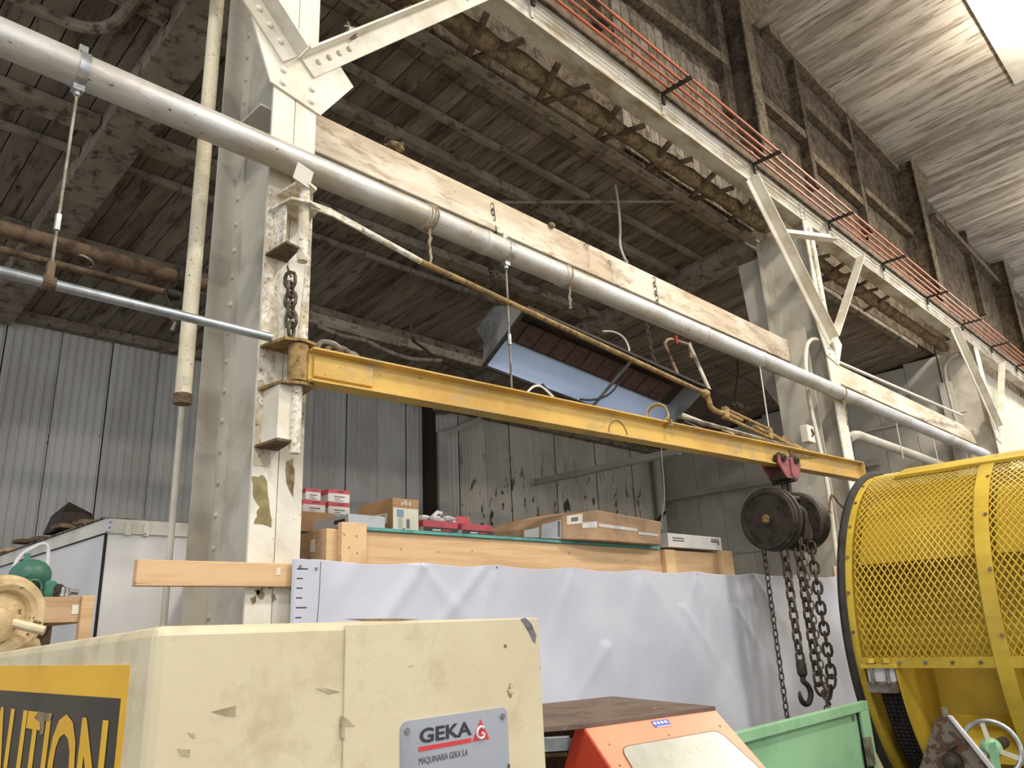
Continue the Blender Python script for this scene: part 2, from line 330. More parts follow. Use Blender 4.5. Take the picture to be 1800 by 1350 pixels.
# rough sprayed wall above the crane girder
wu = struct(MB().box((-5, 3.93, 6.2), (34, 4.0, 10.45)).build('wall_upper', 'sprayed_wall'), 'dark sprayed wall above the crane girder')
def girt(p, q, w=.1, d=.1, m='sprayed_light'):
    return MB().beam(p, q, d, w, (0, -1, 0)).build('girt', m, wu)
YW = 3.86
def wp(x, y): q = P(x, y, Y=YW); return q
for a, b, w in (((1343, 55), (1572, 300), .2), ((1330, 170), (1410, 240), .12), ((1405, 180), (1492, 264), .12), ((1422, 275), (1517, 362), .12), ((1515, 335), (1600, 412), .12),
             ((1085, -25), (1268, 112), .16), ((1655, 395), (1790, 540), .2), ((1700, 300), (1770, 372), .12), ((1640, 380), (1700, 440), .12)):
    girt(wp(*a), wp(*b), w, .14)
for a, b, w in (((1388, 100), (1428, 330), .14), ((1482, 200), (1538, 420), .14), ((1248, -20), (1284, 205), .2), ((1690, 400), (1735, 560), .14), ((1050, -20), (1075, 60), .14)):
    p, q = wp(*a), wp(*b); q.x = p.x
    MB().beam(p, q, w, .14, (0, -1, 0)).build('wall_post', 'sprayed_wall', wu)
# vertical weather boards showing through beside the girder
for i in range(16):
    xx = 5.9+i*.17
    MB().box((xx, 3.895, 6.3), (xx+.155, 3.94, 8.3+.03*(i % 3))).build('plank', 'ceiling_board', wu)

# pale panel added under the high roof in place of lens glare
sa, sb = P(1700, 0, Z=10.55), P(1787, 150, Z=10.45)
rp = thing('glare_panel', (sb.x+3, 0, 10.4), 'pale panel added under the high roof boards in place of glare', 'panel')
y_ = sa.y
for i in range(6):
    MB().hexa([(sa.x-4, y_-.62, high_z(y_-.62)-.05), (sb.x, y_-.62, high_z(y_-.62)-.05), (sb.x, y_, high_z(y_)-.05), (sa.x-4, y_, high_z(y_)-.05), (sa.x-4, y_-.62, high_z(y_-.62)-.01), (sb.x, y_-.62, high_z(y_-.62)-.01), (sb.x, y_, high_z(y_)-.01), (sa.x-4, y_, high_z(y_)-.01)]).build('sheet', 'white_sheet', rp); y_ -= .625
# corrugated back wall of the aisle: one sheet is one part
wb = struct(MB().box((-5, YB+.05, 0), (XE, YB+.12, 5.7)).build('wall_back', 'soot'), 'corrugated grey back wall of the aisle')
def corr_sheet(name, x0, x1, y, z0, z1, m, parent, pitch=.098, amp=.014, flip=1):
    n = max(2, round((x1-x0)/pitch)); b = MB(); pts = []
    for i in range(n):
        for fx, dy in ((0, 0), (.18, 0), (.3, -amp), (.7, -amp), (.82, 0)):
            pts.append((x0+(i+fx)*(x1-x0)/n, y+dy*flip))
    pts.append((x1, y)); k = len(pts)
    vs = [(px, py, z0) for px, py in pts]+[(px, py, z1) for px, py in pts]
    b.add(vs, [(i, i+1, i+1+k, i+k) for i in range(k-1)])
    b.v += [v_+Vector((0, .006*flip, 0)) for v_ in b.v[:]]; b.f += [tuple(q+2*k for q in f) for f in b.f[:]]
    return b.build(name, m, parent)
x = -4.6; i = 0
while x < XE-.2:
    w = .6 if x < 9 else .66
    x1 = min(x+w, XE-.02)
    corr_sheet('wall_sheet', x, x1-.012, YB+(.0 if i % 2 else .012), 0, 5.62, 'wall_sheet_peeling' if x > 8.9 else 'wall_sheet', wb); x = x1; i += 1
# eaves plate on top of the back wall and the timbers under it
tag(MB().box((-4.6, YB-.16, 5.40), (XE, YB-.02, 5.52)).build('eaves_plate', 'ceiling_beam'), 'pale timber eaves plate on top of the corrugated back wall', 'beam')
tr = struct(MB().box((8.32, YB-.16, 0), (8.52, YB-.03, 5.4)).build('trim_1', 'soot'))
tr['label'] = 'dark upright strip on the back wall between the sheets'
post = thing('wall_post', (8.7, YB-.12, 0), 'pale narrow steel post with a knee brace on the back wall', 'post')
MB().box((8.55, YB-.2, 0), (8.75, YB-.04, 4.95)).build('post', 'wall_panel', post)
MB().beam((8.65, YB-.13, 4.9), (9.6, YB-.13, 5.35), .1, .1, (0, -1, 0)).build('brace', 'wall_panel', post)

# flat panelled end wall of the aisle
we = struct(MB().box((XE+.02, 3.9, 0), (XE+.1, YB+.1, 6.35)).build('wall_end', 'soot'), 'flat grey panelled end wall of the aisle')
y = 3.91
for i in range(11):
    MB().box((XE-.005-.004*(i % 2), y+.004, 0), (XE+.02, y+.6, roof_z(y+.6)-.01)).build('wall_panel', 'wall_panel', we, bevel=.004); y += .604
# white corrugated infill at the far end of the row
wr = struct(MB().box((15.95, 3.6, 0), (34, 3.66, 6.1)).build('wall_row', 'soot'), 'white corrugated infill wall beyond the third column')
x = 15.98
for i in range(14):
    corr_sheet('wall_sheet', x, x+.9, 3.58, 0, 6.1, 'white_sheet', wr, pitch=.15, amp=.03); x += .9

# timbers of the low roof
def tb(name, p, q, w, h, m, label, cat='beam', group=None):
    return tag(MB().beam(p, q, w, h).build(name, m), label, cat, group)
for X, w, lab in ((1.83, .34, 'broad roof beam running back from the nearest column under the low roof'), (8.62, .34, 'broad roof beam running back from the second column under the low roof'), (-4.0, .3, 'broad roof beam at the far left end of the low roof')):
    tb('roof_beam', (X, 3.97, roof_z(3.97)-.11), (X, YB-.1, roof_z(YB-.1)-.11), w, .2, 'ceiling_beam', lab)
for Y, x0, x1, w, lab in ((5.0, 2.01, 8.44, .09, 'pale purlin under the low roof above the long white timber'), (4.58, 2.01, 8.44, .05, 'thin purlin under the low roof next to the pale purlin'),
             (3.99, 2.01, 8.44, .10, 'purlin along the top edge of the low roof behind the crane girder'), (6.85, 2.01, 8.44, .05, 'thin purlin halfway down the low roof'),
             (8.29, 2.01, 8.44, .07, 'purlin low down the low roof above the rusty pipes'), (6.42, 2.01, 8.44, .2, 'broad purlin halfway down the low roof'),
             (6.85, -3.8, 1.65, .05, 'thin purlin of the outer roof bay beside the broad roof beam'), (8.29, -3.8, 1.65, .07, 'purlin of the outer roof bay above the rusty pipes'),
             (6.42, -3.8, 1.65, .2, 'broad purlin of the outer roof bay'),
             (5.0, -3.8, 1.65, .09, 'purlin of the outer roof bay above the silver pipe'),
             (5.6, 8.8, 14.7, .09, 'purlin under the low roof past the second column'), (7.4, 8.8, 14.7, .09, 'lower purlin under the low roof past the second column'), (3.99, 8.8, 14.7, .1, 'purlin along the top edge of the far roof bay')):
    tb('purlin', (x0, Y, roof_z(Y)-.05), (x1, Y, roof_z(Y)-.05), w, .1 if w > .06 else .06, 'ceiling_beam', lab, 'purlin', 'purlins of the low roof')
tag(MB().cyl((2.0, 4.185, roof_z(4.185)-.05), (8.4, 4.185, roof_z(4.185)-.05), .011, 8).build('tie_rod', 'rust_brown'), 'thin dark rod running along under the low roof boards', 'rod')
a, b = P(970, 420, Y=4.9), None
p1 = Vector((4.6, 5.6, roof_z(5.6)-.12)); p2 = Vector((6.9, 3.98, roof_z(3.98)-.12))
tag(MB().cyl(p1, p2, .018, 8).build('sway_brace', 'ceiling_beam'), 'slanting pipe brace under the boards of the low roof', 'brace')
# curved conduit high up in the outer bay
def RP(x, y, dz=.12):
    r = ray(x, y); t = (6.23+RS*3.9-dz-1.6)/(r.z+RS*r.y); return CAM+r*t
def smooth_path(pts, k=6):
    pts = [Vector(p) for p in pts]; out = []
    for i in range(len(pts)-1):
        p0, p1, p2, p3 = pts[max(i-1, 0)], pts[i], pts[i+1], pts[min(i+2, len(pts)-1)]
        for j in range(k):
            t = j/k; out.append(.5*((2*p1)+(p2-p0)*t+(2*p0-5*p1+4*p2-p3)*t*t+(-p0+3*p1-3*p2+p3)*t**3))
    return out+[pts[-1]]
tag(MB().tube(smooth_path([RP(*q) for q in ((10, -14), (75, 22), (140, 46), (182, 49), (210, 34), (228, 14), (250, -20))]), .045, 10).build('curved_pipe', 'ceiling_beam', smooth=True), 'bent pipe looping under the roof boards of the outer bay', 'pipe')
# ================================================================ columns of the row
def angle_bar(p0, p1, w, leg, t, side, out):
    """flat leg lies in the X-Z plane on the gusset, outstanding leg projects to the front along the edge 'side'"""
    p0, p1 = Vector(p0), Vector(p1); d = (p1-p0).normalized(); u = Vector((0, 1, 0)).cross(d)*side
    b = MB(); c = (p0+p1)/2
    b.obox(c, (p1-p0)/2, u*w/2, Vector((0, t/2, 0)))
    b.obox(c+u*(w/2-t/2)+Vector((0, -leg/2, 0)), (p1-p0)/2, u*t/2, Vector((0, leg/2, 0)))
    return b
def column(cx, label, detail):
    r = thing('steel_column', (cx, 3.57, 0), label, 'column')
    top = 6.17; yo = YF
    fm = 'white_paint'
    for s in (-1, 1):
        MB().box((cx+(-.128 if s < 0 else .0025), yo, 0), (cx+(-.0025 if s < 0 else .128), yo+.016, top)).build('flange_angle', fm, r)
        MB().box((cx+(-.02 if s < 0 else .007), yo+.016, 0), (cx+(-.007 if s < 0 else .02), yo+.11, top)).build('web_angle', 'grey_paint', r)
        MB().box((cx+(-.02 if s < 0 else .007), YR-.12, 0), (cx+(-.007 if s < 0 else .02), YR-.018, top)).build('web_angle', 'grey_paint', r)
    MB().box((cx-.007, yo+.016, 0), (cx+.007, YR-.018, top)).build('web', 'grey_paint', r)
    MB().box((cx-.128, YR-.018, 0), (cx+.128, YR, top)).build('rear_flange', 'grey_paint', r)
    # knee braces to the crane girder on a gusset
    g = MB().prism([(cx-.36, YF-.012, 4.98), (cx-.155, YF-.012, 4.42), (cx+.15, YF-.012, 4.36), (cx+.36, YF-.012, 4.66), (cx+.2, YF-.012, 4.82), (cx, YF-.012, 4.80), (cx-.2, YF-.012, 5.05)], (0, .012, 0)).build('gusset_plate', 'white_paint', r)
    ytop = 6.14
    for s in (-1, 1):
        p0 = (cx+s*.05, YF-.018, 4.62); p1 = (cx+s*1.52, YF-.018, ytop)
        b = angle_bar(p0, p1, .13, .11, .012, -s if s > 0 else 1, 1)
        kb = b.build('knee_brace', 'white_paint', r)
        if detail:
            dv = (Vector(p1)-Vector(p0)).normalized()
            for k in range(4): rivet(Vector(p0)+dv*(.10+.095*k)+Vector((0, -.006, -.0)), (0, -1, 0), kb)
            for k in range(4): rivet(Vector(p1)-dv*(.10+.08*k)+Vector((0, -.006, -.0)), (0, -1, 0), kb)
    for dx, dz in ((-.085, 4.53), (-.085, 4.45), (.09, 4.50), (.09, 4.42), (.075, 4.78)):
        rivet((cx+dx, YF-.012, dz), (0, -1, 0), r)
    if detail:
        for k in range(27): rivet((cx-.02, YR-.07, 1.72+k*.165), (-1, 0, 0), r, RIVET_G)
    return r
c1 = column(COLX[0], 'riveted white steel column carrying the yellow jib crane hinge', True)
MB().obox((COLX[0]-.09, 3.52, 4.32), (.075, 0, .0), (0, .2, 0), (0, 0, .006)).build('shelf_plate', 'grey_paint', c1)
c2 = column(COLX[1], 'white steel column behind the chain hoist and yellow jib tip', False)
c3 = column(COLX[2], 'white steel column at the edge of the white corrugated infill wall', False)
# broad haunch plate behind the second column, up to the roof beam
MB().prism([(COLX[1]-.02, 3.9, 5.95), (COLX[1]-.02, 4.22, 5.95), (COLX[1]-.02, 4.12, 4.3), (COLX[1]-.02, 3.9, 3.9)], (.03, 0, 0)).build('haunch_plate', 'grey_paint', c2)
MB().box((COLX[1]-.36, 3.36, .9), (COLX[1]-.345, 3.8, 4.75)).build('side_plate', 'grey_paint', c2)
for z in (1.5, 2.6, 3.7, 4.6): MB().box((COLX[1]-.345, 3.55, z), (COLX[1]-.007, 3.6, z+.05)).build('spacer', 'grey_paint', c2)
MB().box((COLX[1]-.03, YF-.02, 5.15), (COLX[1]+.03, YF, 6.1)).build('cover_plate', 'white_flake', c2)
MB().prof([(0, 0), (.1, 0), (.1, .01), (.01, .01), (.01, .1), (0, .1)], P(1374, 416, Y=3.23), P(1462, 426, Y=3.0)).build('cross_angle', 'white_paint', c2)
# flaking paint on the front of the first column: lifted old coat with its own ragged edge
rough1 = MB().prism([(1.650, YF-.003, 2.36), (1.735, YF-.003, 2.36), (1.722, YF-.003, 2.7), (1.742, YF-.003, 3.02), (1.715, YF-.003, 3.3), (1.735, YF-.003, 3.62), (1.712, YF-.003, 3.78), (1.650, YF-.003, 3.80)], (0, .003, 0)).build('flaked_coat', 'white_flake', c1)
rough2 = MB().prism([(1.82, YF-.003, 2.5), (1.902, YF-.003, 2.5), (1.905, YF-.003, 3.75), (1.885, YF-.003, 3.75), (1.87, YF-.003, 3.3), (1.845, YF-.003, 3.0)], (0, .003, 0)).build('flaked_coat', 'white_flake', c1)
mat('bare_olive', (150, 138, 92), (128, 114, 74), scale=12, rough=.6)
random.seed(3)
def ragged(pts, jit, n=5):
    out = []
    for i, p in enumerate(pts):
        q = Vector(pts[(i+1) % len(pts)]); p = Vector(p)
        for k in range(n): out.append(p.lerp(q, k/n)+Vector((random.uniform(-jit, jit), 0, random.uniform(-jit, jit))))
    return out
bare = MB().prism(ragged([P(443, 838, Y=YF-.002), P(466, 836, Y=YF-.002), P(472, 880, Y=YF-.002), P(478, 925, Y=YF-.002), P(447, 922, Y=YF-.002), P(455, 890, Y=YF-.002), P(444, 870, Y=YF-.002)], .006, 4), (0, .001, 0)).build('bare_patch', 'bare_olive', c1)
for q in ((467, 805), (453, 955)): pass
bare2 = MB().prism(ragged([P(503, 812, Y=YF-.002), P(514, 806, Y=YF-.002), P(519, 838, Y=YF-.002), P(515, 872, Y=YF-.002), P(503, 850, Y=YF-.002)], .004, 3), (0, .001, 0)).build('bare_patch', 'grime', c1)
for k in range(10):
    z = 1.72+random.random()*.25; xx = random.uniform(1.66, 1.89); h = random.uniform(.006, .02)
    MB().prism(ragged([(xx-h, YF-.002, z), (xx+h*.6, YF-.002, z+h), (xx+h, YF-.002, z-h), (xx, YF-.002, z-2*h)], h*.3, 2), (0, .001, 0)).build('bare_patch', 'grime', c1)

# ================================================================ upper columns above the girder
for cx, lab in ((COLX[1]-.05, 'dark upper column standing above the second white column'), (COLX[2]-.05, 'dark upper column standing above the third white column'), (22.6, 'dark upper column far along the sprayed wall')):
    r = thing('upper_column', (cx, 3.75, 6.4), lab, 'column', 'upper columns along the sprayed wall')
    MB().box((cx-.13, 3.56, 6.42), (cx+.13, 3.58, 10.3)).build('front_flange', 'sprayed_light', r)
    MB().box((cx-.02, 3.58, 6.42), (cx+.02, 3.9, 10.3)).build('web', 'sprayed_wall', r)
    MB().box((cx-.22, 3.9, 6.42), (cx+.22, 3.925, 10.3)).build('rear_flange', 'sprayed_wall', r)
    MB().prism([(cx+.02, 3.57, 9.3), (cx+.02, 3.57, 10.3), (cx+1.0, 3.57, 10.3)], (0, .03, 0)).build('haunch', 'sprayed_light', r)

# ================================================================ crane girder
gx0, gx1 = -4.5, 33
g = thing('crane_girder', (8, 3.34, 6.17), 'long pale steel crane girder on top of the white columns', 'girder')
MB().box((gx0, 3.25, 6.17), (gx1, 3.43, 6.192)).build('bottom_flange', 'girder_paint', g)
web = MB().box((gx0, 3.258, 6.192), (gx1, 3.272, 6.43)).build('web', 'girder_paint', g)
MB().box((gx0, 3.225, 6.43), (gx1, 3.44, 6.455)).build('top_flange', 'sprayed_wall', g)
MB().box((gx0, 3.232, 6.455), (gx1, 3.246, 6.54)).build('channel', 'rust_brown', g)
rl = MB().prof([(-.05, 0), (.05, 0), (.05, .015), (.012, .03), (.012, .07), (.03, .08), (.03, .11), (-.03, .11), (-.03, .08), (-.012, .07), (-.012, .03), (-.05, .015)], (gx0, 3.34, 6.455), (gx1, 3.34, 6.455)).build('crane_rail', 'rust_brown', g)
bx = [1.95, 3.78, 5.6, 7.38, 9.35, 11.2, 13.1, 14.95, 16.8, 18.7, 20.6]
SM = MB().box((-.014, -.022, 0), (.014, 0, .238)).mesh('stiffener', 'girder_paint', Vector())
for X in bx: inst('stiffener', SM, Vector((X, 3.258, 6.192)), g)
for X0 in [q+d for q in bx for d in (.55, 1.2)]:
    for dx in (-.05, .05):
        for dz in (6.28, 6.35): rivet((X0+dx, 3.258, dz), (0, -1, 0), g, RIVET_G, sc=.6)
for k in range(8): rivet((8.55+(k % 2)*.12, 3.258, 6.22+.05*(k//2)), (0, -1, 0), g, RIVET_G)
# lacing behind the girder
LB = None
for i in range(24):
    X = 2.2+i*.42
    if abs(X-8.7) < .5 or abs(X-8.28) < .3: continue
    MB().beam((X, 3.43, 6.16), (X+(.2 if i % 2 else -.2), 3.88, 6.12), .05, .035).build('lacing_bar', 'rust_brown', g)
MB().prof([(0, 0), (.09, 0), (.09, .01), (.01, .01), (.01, .09), (0, .09)], (2.0, 3.9, 6.06), (8.5, 3.9, 6.06)).build('lacing_angle', 'ceiling_beam', g)
# conductor bars on bracket arms
for X in bx:
    k = thing('rail_bracket', (X, 3.15, 6.40), 'small dark bracket arm holding the orange conductor bars to the girder', 'bracket', 'brackets holding the conductor bars')
    MB().box((X-.018, 2.9, 6.405), (X+.018, 3.236, 6.43)).build('arm', 'dark_iron', k)
    MB().box((X-.02, 3.215, 6.3), (X+.02, 3.236, 6.405)).build('foot', 'dark_iron', k)
    for Y in (3.16, 3.09, 3.02, 2.94): MB().box((X-.016, Y-.016, 6.43), (X+.016, Y+.016, 6.44)).build('saddle', 'black', k)
for Y, lab in ((3.16, 'orange conductor bar closest to the crane girder web'), (3.09, 'orange conductor bar second out from the crane girder'), (3.02, 'orange conductor bar third out from the crane girder'), (2.94, 'outermost orange conductor bar on the ends of the bracket arms')):
    cb = thing('conductor_bar', (8, Y, 6.44), lab, 'rail', 'orange conductor bars')
    MB().prof([(-.009, 0), (.009, 0), (.009, .024), (-.009, .024)], (gx0, Y, 6.44), (gx1, Y, 6.44)).build('bar', 'orange_rail', cb)
    for i in range(6):
        X = random.uniform(3, 20); MB().box((X, Y-.013, 6.438), (X+.08, Y+.013, 6.468)).build('joint_cover', 'orange_rail', cb)

# lagged pipe and rubble behind the girder
for x0, x1, lab in ((2.0, 8.48, 'fat lagged pipe with torn covering behind the crane girder'), (8.95, 15.4, 'fat lagged pipe with torn covering past the second column')):
    pts = [(x0+(x1-x0)*i/40, 3.68+random.uniform(-.008, .008), 6.2+random.uniform(-.01, .01)) for i in range(41)]
    tag(MB().tube(pts, [.085+random.uniform(-.012, .012) for _ in pts], 12).build('lagged_pipe', 'lagging', smooth=True), lab, 'pipe')

# ================================================================ long white timbers between the columns
def timber(x0, x1, lab):
    o = MB().box((x0, 3.58, 4.385), (x1, 3.72, 4.655)).build('timber_beam', 'timber_white', bevel=.008); return tag(o, lab, 'beam')
timber(COLX[0]+.008, COLX[1]-.365, 'long white painted timber between the first and second columns')
timber(COLX[1]+.008, COLX[2]-.02, 'long white painted timber between the second and third columns')
n = MB()
random.seed(12)
for i in range(26):
    a = random.uniform(0, 6.28); rr = random.uniform(.01, .05); L_ = random.uniform(.03, .07)
    c = P(695, 258, Y=3.6)+Vector((math.cos(a)*rr*1.6, math.sin(a)*rr, random.uniform(-.02, .03))); b2 = random.uniform(0, 6.28)
    n.tube([c-Vector((math.cos(b2), math.sin(b2), .3))*L_/2, c+Vector((0, 0, .01)), c+Vector((math.cos(b2), math.sin(b2), .2))*L_/2], .006, 5)
n.ball(P(695, 258, Y=3.6), .045, 12, (1.5, 1, .7))
tag(n.build('bird_nest', 'nest'), 'straw bird nest stuck on top of the long white timber', 'nest')
# clamp on the knee brace of the first column
q = P(618, 58, Y=3.2); k = MB().box(q+Vector((-.03, -.02, -.02)), q+Vector((.03, .02, .02))); k.cyl(q+Vector((-.05, 0, .02)), q+Vector((.04, 0, .05)), .008, 6); k.cyl(q+Vector((0, 0, 0)), q+Vector((-.03, 0, .06)), .007, 6)
tag(k.build('beam_clamp', 'dull_steel'), 'little steel clamp on the upper edge of the knee brace', 'clamp')
# ================================================================ silver pipe along the row
PY, PZ, PR = 3.165, 3.945, .076
sp = thing('silver_pipe', (6, PY, PZ), 'thick silver painted pipe running along the front of the columns', 'pipe')
joints = [-1.2, 2.6, 3.08, 3.83, 5.67, 6.68, 8.45, 10.6, 12.4, 14.2]
for a, b in zip(joints[:-1], joints[1:]):
    MB().cyl((a+.002, PY, PZ), (b-.002, PY, PZ), PR, 24).build('pipe_length', 'silver_pipe', sp, smooth=True)
for X in joints[1:-1]:
    MB().cyl((X-.022, PY, PZ), (X+.022, PY, PZ), PR+.004, 24).build('coupling', 'silver_pipe', sp, smooth=True)
def pipe_clamp(X, label, rod_bottom, mid=None):
    k = thing('pipe_hanger', (X, PY, PZ), label, 'hanger')
    MB().lathe((X-.02, PY, PZ), (1, 0, 0), [(PR+.001, 0), (PR+.006, 0), (PR+.006, .04), (PR+.001, .04)], 24, True).build('clamp_band', 'bright_steel', k, smooth=True)
    MB().box((X-.018, PY-.008, PZ+PR), (X+.018, PY+.008, PZ+PR+.05)).build('clamp_ear', 'bright_steel', k)
    MB().box((X-.022, PY-.02, PZ-PR-.03), (X+.022, PY+.02, PZ-PR-.002)).build('clamp_ear', 'bright_steel', k)
    MB().cyl((X, PY, PZ-PR-.05), (X, PY, PZ-PR-.03), .014, 6).build('nut', 'bright_steel', k)
    MB().cyl((X, PY, rod_bottom), (X, PY, PZ-PR-.05), .0065, 8).build('rod', 'dull_steel', k)
    if mid: MB().cyl((X, PY, mid-.035), (X, PY, mid+.035), .012, 8).build('sleeve', 'bright_steel', k)
    return k
CZ = 2.955
pipe_clamp(.724, 'bright band clamp on the silver pipe with a long rod to the galvanised conduit', CZ+.02, 3.22)
pipe_clamp(3.27, 'bright band clamp on the silver pipe with a rod hanging before the heater', CZ+.02, 3.33)
q = MB().obox(P(533, 308, Y=3.06), (.045, .0, -.012), (.012, 0, .05), (0, .004, 0)); 
k = thing('cover_plate', P(533, 318, Y=3.06), 'small grey plate strapped on the silver pipe above the hinge', 'plate')
q.build('plate', 'grey_paint', k); MB().cyl((P(533, 308, Y=3.06)), (1.78, 3.12, 3.9), .005, 6).build('strap', 'dull_steel', k)
# rope and hanging rags on the silver pipe
def rope_wrap(X, length, label, loops=3):
    k = thing('rope', (X, PY, PZ), label, 'rope')
    for i in range(loops): MB().ring((X+(i-1)*.016, PY, PZ), (1, .1*(i-1), 0), PR+.006, .005, 20, 5).build('loop', 'rope', k)
    random.seed(int(X*100))
    for j in range(2):
        pts = [(X+random.uniform(-.01, .01), PY-.02+random.uniform(-.008, .008), PZ-PR-length*i/8) for i in range(9)]
        MB().tube(pts, .006, 5).build('tail', 'rope', k)
    return k
rope_wrap(2.62, .26, 'frayed rope tied around the silver pipe with a long hanging tail')
rope_wrap(3.88, .17, 'thin twine around the silver pipe with a short tail above the heater', 1)
rope_wrap(8.55, .3, 'pale cord looped around the silver pipe in front of the second column', 1)
def drop_rod(X, z1, label, r=.0065, name='hanger_rod', m='dull_steel'):
    return tag(MB().cyl((X, PY, z1), (X, PY, PZ-PR), r, 8).build(name, m), label, 'rod')
drop_rod(6.66, 3.02, 'thin white rod hanging from the silver pipe over the jib turnbuckle', m='cord_white')
drop_rod(10.2, 3.4, 'thin white rod from the silver pipe to the bent pipe past the second column', m='cord_white')
drop_rod(11.6, 3.25, 'thin white rod hanging from the silver pipe above the yellow guard', m='cord_white')
# galvanised conduit under it
cd = thing('conduit', (1.2, 3.2, CZ), 'straight galvanised conduit ending at the jib crane hinge', 'conduit')
MB().cyl((-.9, PY, CZ), (1.66, PY, CZ), .021, 14).build('tube', 'galvanised', cd, smooth=True)
MB().lathe((.70, PY, CZ), (1, 0, 0), [(.022, 0), (.03, 0), (.03, .045), (.022, .045)], 14, True).build('clamp', 'rust_brown', cd)
MB().box((.71, PY-.016, CZ+.022), (.735, PY+.016, CZ+.085)).build('clamp_block', 'rust_brown', cd)
# rusty pipes further back
Z1, Z2 = 3.722, 3.606
r1 = thing('rusty_pipe', (.8, 4.4, Z1), 'thick rusty brown pipe behind the cream standpipe', 'pipe')
MB().cyl((-1, 4.4, Z1), (1.72, 4.4, Z1), .045, 14).build('tube', 'rust_brown', r1, smooth=True)
MB().cyl((1.66, 4.4, Z1), (1.71, 4.4, Z1), .08, 16).build('flange', 'dark_iron', r1, smooth=True)
MB().cyl((1.73, 4.4, Z1), (1.76, 4.4, Z1), .08, 16).build('flange', 'dark_iron', r1, smooth=True)
MB().cyl((1.76, 4.4, Z1), (2.3, 4.4, Z1), .045, 14).build('tube', 'rust_brown', r1, smooth=True)
MB().lathe((1.16, 4.4, Z1-.06), (.35, 0, 1), [(.05, 0), (.054, 0), (.054, .012), (.05, .012)], 14, True).build('wire_tie', 'dull_steel', r1)
r2 = thing('rusty_pipe', (.8, 4.4, Z2), 'thin rusty pipe below the thick rusty pipe', 'pipe')
MB().cyl((-1, 4.4, Z2), (1.70, 4.4, Z2), .02, 12).build('tube', 'rust_brown', r2, smooth=True)
MB().lathe((1.62, 4.4, Z2), (1, 0, 0), [(.03, 0), (.036, .02), (.036, .06), (.03, .08)], 12).build('union', 'dark_iron', r2, smooth=True)
va = P(313, 556, Y=4.38); k = thing('valve', va, 'small grey valve body hanging behind the galvanised conduit', 'valve')
MB().ball(va, .055, 14, (1, .8, .8)).build('body', 'dull_steel', k, smooth=True); MB().cyl(va, va+Vector((-.03, 0, -.1)), .012, 8).build('handle', 'dull_steel', k)
MB().tube(smooth_path([va+Vector((-.05, 0, .05)), va+Vector((-.09, 0, .14)), Vector((va.x-.03, 4.4, Z2-.01))]), .008, 6).build('hose', 'dark_iron', k)
# cream standpipe and thin conduit by the first column
cp = thing('standpipe', (1.41, 3.5, 2.67), 'cream standpipe with dark spots hanging beside the first column', 'pipe')
MB().cyl((1.41, 3.5, 2.69), (1.41, 3.5, 6.0), .037, 18).build('tube', 'cream_paint', cp, smooth=True)
MB().lathe((1.41, 3.5, 2.665), (0, 0, 1), [(.04, 0), (.043, .01), (.043, .045), (.038, .05)], 18).build('end_cap', 'rust_brown', cp, smooth=True)
tag(MB().tube(smooth_path([(1.5, 3.72, 0), (1.5, 3.72, 2.7), (1.5, 3.72, 3.1), (1.52, 3.75, 3.35), (1.58, 3.85, 3.5), (1.62, 3.95, 3.52)]), .016, 10).build('thin_conduit', 'grey_paint', smooth=True), 'thin grey conduit running down the side of the first column', 'conduit')
# wooden rail and conduits across the aisle behind the jib beam
rail = P(545, 557, Y=6.6); rz = rail.z
rl_ = thing('cable_rail', (6, 6.6, rz), 'grey timber rail carrying conduits behind the jib beam', 'beam')
MB().box((2.6, 6.57, rz-.05), (9.6, 6.63, rz+.05)).build('rail', 'ceiling_beam', rl_)
for x_ in (2.8, 5.2, 7.4, 9.4): MB().cyl((x_, 6.6, rz+.05), (x_, 6.6, roof_z(6.6)), .008, 6).build('hanger', 'rust_brown', rl_)
for dy, dz, r, lab in ((-.06, -.03, .022, 'grey conduit clipped to the timber rail behind the jib beam'),):
    tag(MB().cyl((2.6, 6.55, rz-.07), (5.0, 6.55, rz-.07), r, 10).build('conduit', 'ceiling_beam', smooth=True), lab, 'conduit')
fx = [P(x_, y_, Y=6.55) for x_, y_ in ((548, 568), (600, 590), (640, 598), (680, 617), (720, 630), (755, 633), (775, 634))]
fc = thing('flexible_conduit', fx[3], 'ribbed flexible conduit sagging behind the jib beam', 'conduit')
pth = smooth_path(fx, 5); MB().tube(pth, [.022 if i % 2 else .026 for i in range(len(pth))], 8).build('tube', 'ceiling_beam', fc)
fx = [P(x_, y_, Y=6.56) for x_, y_ in ((725, 598), (745, 612), (765, 628), (790, 642), (812, 650), (840, 668), (868, 678), (900, 682))]
tag(MB().tube(smooth_path(fx, 5), .014, 7).build('black_cable', 'dark_iron'), 'dark cable hanging from the timber rail towards the heater', 'cable')
fx = [P(x_, y_, Y=4.3) for x_, y_ in ((1076, 262), (1080, 310), (1087, 360), (1090, 400), (1090, 430), (1097, 452), (1103, 462))]
tag(MB().tube(smooth_path(fx, 5), .014, 7).build('flexible_conduit', 'grey_paint'), 'grey flexible conduit hanging from the roof behind the long timber', 'conduit')
fx = [P(x_, y_, Y=7.0) for x_, y_ in ((1150, 600), (1158, 720), (1163, 795), (1164, 815), (1167, 850), (1168, 880), (1163, 915), (1164, 930))]
fx[0].z = roof_z(7.0); fx[0].x = fx[2].x
tag(MB().tube(smooth_path(fx, 5), .008, 6).build('power_cable', 'cord_white'), 'white cord hanging down behind the long brown package', 'cord')
